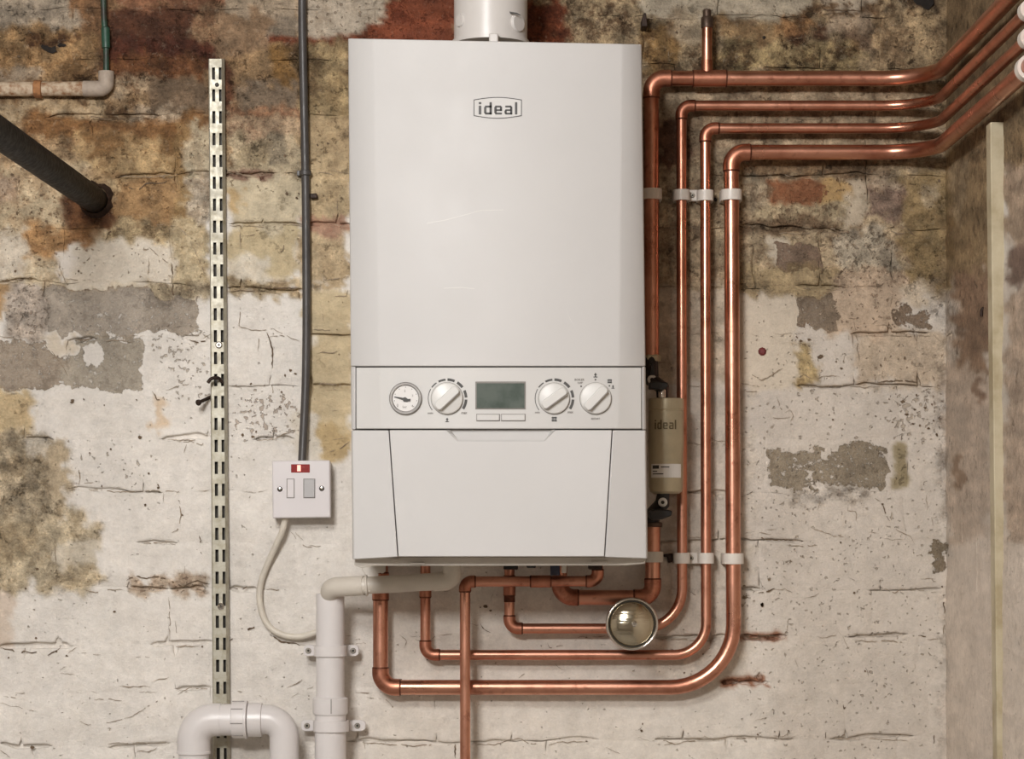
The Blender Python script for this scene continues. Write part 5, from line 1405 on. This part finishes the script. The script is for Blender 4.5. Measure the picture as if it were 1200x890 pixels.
# the condensate branch: stub from the boiler, a nearly level run, and the elbow into the upright pipe
yC = -0.100; sC2 = S(yC)
cp = thing('condensate_pipe', P(460, 690, yC), 'off-white condensate pipe running level under the boiler to the waste pipe', 'pipe')
stub_top = P(529, 664, yC); stub_top.z = zb - 0.002
sweep('branch_tube', [stub_top, P(529.5, 681, yC), P(420, 687, yC)], 10.2 * sC2, M['pvc_grey'], cp, 0.010, 24)
sweep('elbow', [stub_top - Vector((0, 0, 0.006)), P(529.5, 681, yC), P(508, 682.2, yC)], 11.2 * sC2, M['pvc_grey'], cp, 0.012, 24)
sweep('socket_elbow', [P(427, 686.6, yC), P(387, 688.6, yC + 0.015), Vector((xw, yW, wz(702)))], 11.6 * sC2, M['pvc_grey'], cp, 0.016, 24)
lathe('socket_lip', [(11.5*sC2, 0), (12.6*sC2, 0.0005), (12.6*sC2, 0.003), (11.5*sC2, 0.0035)], P(428, 686.5, yC), (1, 0, 0.05), M['pvc_grey'], cp, 24)
def waste_clip(py, r_px, lugs, label):
    z = wz(py); c_ = Vector((lerp(xw, xw2, max(0, (py - 832) / 58)), yW, z))
    root = thing('waste_clip', (c_.x, -0.004, z), label, 'clip', 'clips on the upright waste pipe')
    h = 6.2 * sW; ri, ro = r_px * sW + 0.0003, (r_px + 2.6) * sW
    lathe('ring', [(ri, -h), (ro, -h), (ro, h), (ri, h), (ri, -h)], c_, (0, 0, 1), M['pvc'], root, 40, caps=False)
    for x0, x1 in lugs:
        xm = (x0 + x1) / 2; bm = bmesh.new()
        pts = []
        for k in range(24):
            a = 2 * math.pi * k / 24; cc = math.cos(a); ss = math.sin(a)
            pts.append((xm + (x1 - x0) / 2 * math.copysign(abs(cc) ** 0.6, cc), py + 6.6 * math.copysign(abs(ss) ** 0.6, ss)))
        px_prism(bm, pts, -0.030, -0.022)
        lg = bevel(from_bm('lug', bm, M['pvc'], root), 0.001)
        sc = lathe('screw', [(0.0042, 0), (0.0042, 0.001), (0.0034, 0.0018), (0, 0.0018)], P(xm + (-1.5 if xm < 380 else 1.5), py, -0.030), (0, -1, 0), M['screw'], root, 18)
        lathe('screw_recess', [(0.0019, 0), (0.0019, 0.0005), (0, 0.0005)], P(xm + (-1.5 if xm < 380 else 1.5), py, -0.0317), (0, -1, 0), M['screw_dark'], sc, 8)
    bm = bmesh.new(); z0 = z - h * 0.6; add_box(bm, c_.x - ro * 0.8, c_.x + ro * 0.8, -0.032, -0.002, z0, z + h * 0.6)
    bevel(from_bm('back_block', bm, M['pvc'], root), 0.001)
waste_clip(763, 16.6, [(355.6, 370), (404, 420.5)], 'upper of the two lugged clips on the white waste pipe')
waste_clip(851, 18.4, [(352.6, 370), (406, 428.5)], 'lower of the two lugged clips on the white waste pipe')

# swan-neck of white pipe in front of the upright's foot
yN = -0.064; sN = S(yN)
swan = thing('swan_neck_pipe', Vector((P(290, 890, yN).x, yN, 0.0)), 'white plastic pipe looped over like a swan neck at the bottom', 'pipe')
xa, xb_ = P(227, 860, yN).x, P(333, 860, yN).x
za, zh = P(0, 882, yN).z, P(0, 844, yN).z
sweep('left_elbow', [(xa, yN, za), (xa, yN, zh), P(259, 844, yN)], 19.4 * sN, M['pvc'], swan, 0.030, 32)
sweep('left_leg', [(xa, yN, za + 0.01), (xa, yN, 0.0)], 17.8 * sN, M['pvc'], swan, 0, 32)
lathe('elbow_lip', [(18.6*sN, 0), (20.0*sN, 0.0008), (20.0*sN, 0.004), (19*sN, 0.005)], (xa, yN, P(0, 884, yN).z), (0, 0, 1), M['pvc'], swan, 32)
sweep('cross_piece', [P(255, 844, yN), P(285, 844, yN)], 18.6 * sN, M['pvc'], swan, 0, 32)
cu = lathe('coupling_nut', [(18.6*sN, 0), (21.2*sN, 0.001), (21.6*sN, 0.004), (21.6*sN, 15*sN), (22.4*sN, 15.4*sN), (22.4*sN, 18*sN), (19*sN, 18.6*sN)], P(272, 844, yN), (1, 0, 0), M['pvc'], swan, 36)
bm = bmesh.new()
for a in (-0.9, -0.1, 0.7, 1.5, 2.3):
    q_ = P(279.5, 844, yN); add_box(bm, q_.x - 7*sN, q_.x + 7*sN, q_.y - 21.9*sN*math.cos(a) - 0.0006, q_.y - 21.9*sN*math.cos(a) + 0.0006, q_.z + 21.9*sN*math.sin(a) - 0.0005, q_.z + 21.9*sN*math.sin(a) + 0.0005)
from_bm('nut_rib', bm, M['print_soft'], cu)
lathe('elbow_socket', [(18.4*sN, 0), (20*sN, 0.0006), (20*sN, 16*sN), (18*sN, 16.6*sN)], P(291, 844, yN), (1, 0, 0), M['pvc'], swan, 32)
sweep('right_elbow', [P(300, 843.5, yN), (xb_, yN, P(0, 843.5, yN).z), (xb_, yN, 0.0)], 17.2 * sN, M['pvc'], swan, 0.026, 32)

# ------------------------------------------------------------------ pipes at the upper left
iron = thing('iron_pipe', P(112, 239, 0.0), 'thick black iron pipe standing straight out of the wall at upper left', 'pipe')
ip0 = P(113, 236, 0.01); ip1 = Vector((ip0.x - 0.01, -1.0, ip0.z - 0.006))
sweep('tube', [ip0, ip1], 0.0190, M['iron'], iron, 0, 28)
bm = bmesh.new()
rr = [0.0215 + random.uniform(-0.001, 0.006) for _ in range(18)]
vi = [bm.verts.new((ip0.x + 0.0206*math.cos(2*math.pi*k/18), -0.010, ip0.z + 0.0206*math.sin(2*math.pi*k/18))) for k in range(18)]
vo = [bm.verts.new((ip0.x + (rr[k]+0.004)*math.cos(2*math.pi*k/18), 0.001, ip0.z + (rr[k]+0.004)*math.sin(2*math.pi*k/18))) for k in range(18)]
for k in range(18): bm.faces.new((vi[k], vi[(k+1)%18], vo[(k+1)%18], vo[k]))
from_bm('mortar_collar', bm, M['nail'], iron)

yO = -0.014
old = thing('old_painted_pipe', P(60, 112, yO), 'old level pipe with flaking paint ending in an upturned elbow, upper left', 'pipe')
sweep('tube', [P(-150, 105, yO), P(108, 104, yO)], 8.4 * S(yO), M['old_pipe'], old, 0, 20)
sweep('elbow', [P(98, 104, yO), P(124.5, 104, yO), P(124.5, 84, yO)], 9.2 * S(yO), M['old_pipe_pale'], old, 0.010, 22)
lathe('joint_collar', [(8.4*S(yO), 0), (10.4*S(yO), 0.001), (10.6*S(yO), 0.006), (10.4*S(yO), 0.011), (8.4*S(yO), 0.012)], P(40, 104.6, yO), (1, 0, 0), M['rust_joint'], old, 24)
gp = [Vector((P(121, 0, -0.012).x, -0.012, ZC)), P(121.2, 0, -0.012), P(122, 24, -0.012), P(123.6, 40, -0.012), P(124.4, 57, -0.012), P(124.5, 86, -0.013)]
grn = thing('green_conduit', P(124.5, 60, -0.012), 'thin dark green tube coming down to the old painted elbow', 'cable')
sweep('tube', gp, 0.0044, M['green'], grn, 0, 14)
lathe('green_sleeve', [(0.0046, 0), (0.0062, 0.001), (0.0064, 0.030), (0.0046, 0.0315)], P(124.3, 57, -0.012), (-0.03, 0, 1), M['green'], grn, 18)

# ------------------------------------------------------------------ painted batten on the wall to the right
bt = thing('painted_batten', (CORNER - 0.01, -0.36, 0.0), 'long pale painted batten running down the side wall, cut square on top', 'batten')
y0b = -0.374
def bx(px): return (px - CX) * (DIST + y0b) / F
zt_ = P(600, 143, y0b).z; zl = P(600, 890, y0b).z
tk = zl / (zt_ - zl)
bm = bmesh.new()
xt0, xt1, xb0, xb1 = bx(1160.5), CORNER + 0.002, bx(1168.5), CORNER + 0.006
xf0 = xb0 + (xb0 - xt0) * tk * 0.0
pts = [(xt0, zt_), (xt1, zt_), (xt1, 0.0), (xb0, 0.0), (xb0, zl)]
add_prism(bm, pts, y0b, y0b + 0.026)
bevel(from_bm('board', bm, M['batten'], bt), 0.0012)
bm = bmesh.new()
pts = [(xt0 + 0.0045, zt_ - 0.004), (xt1, zt_ - 0.004), (xt1, 0.0), (xb0 + 0.0045, 0.0), (xb0 + 0.0045, zl)]
add_prism(bm, pts, y0b + 0.026, y0b + 0.045)
bevel(from_bm('backing_strip', bm, M['batten'], bt), 0.001)

# origins of single-mesh things sit at their own middle
for o in list(COL.objects):
    if o.parent is None and o.type == 'MESH' and 'category' in o and not o.children:
        n = len(o.data.vertices); co = np.empty(n * 3, np.float32); o.data.vertices.foreach_get('co', co); co = co.reshape(-1, 3)
        c_ = (co.min(0) + co.max(0)) / 2
        o.data.vertices.foreach_set('co', (co - c_).ravel()); o.location = Vector(c_.tolist()); o.data.update()
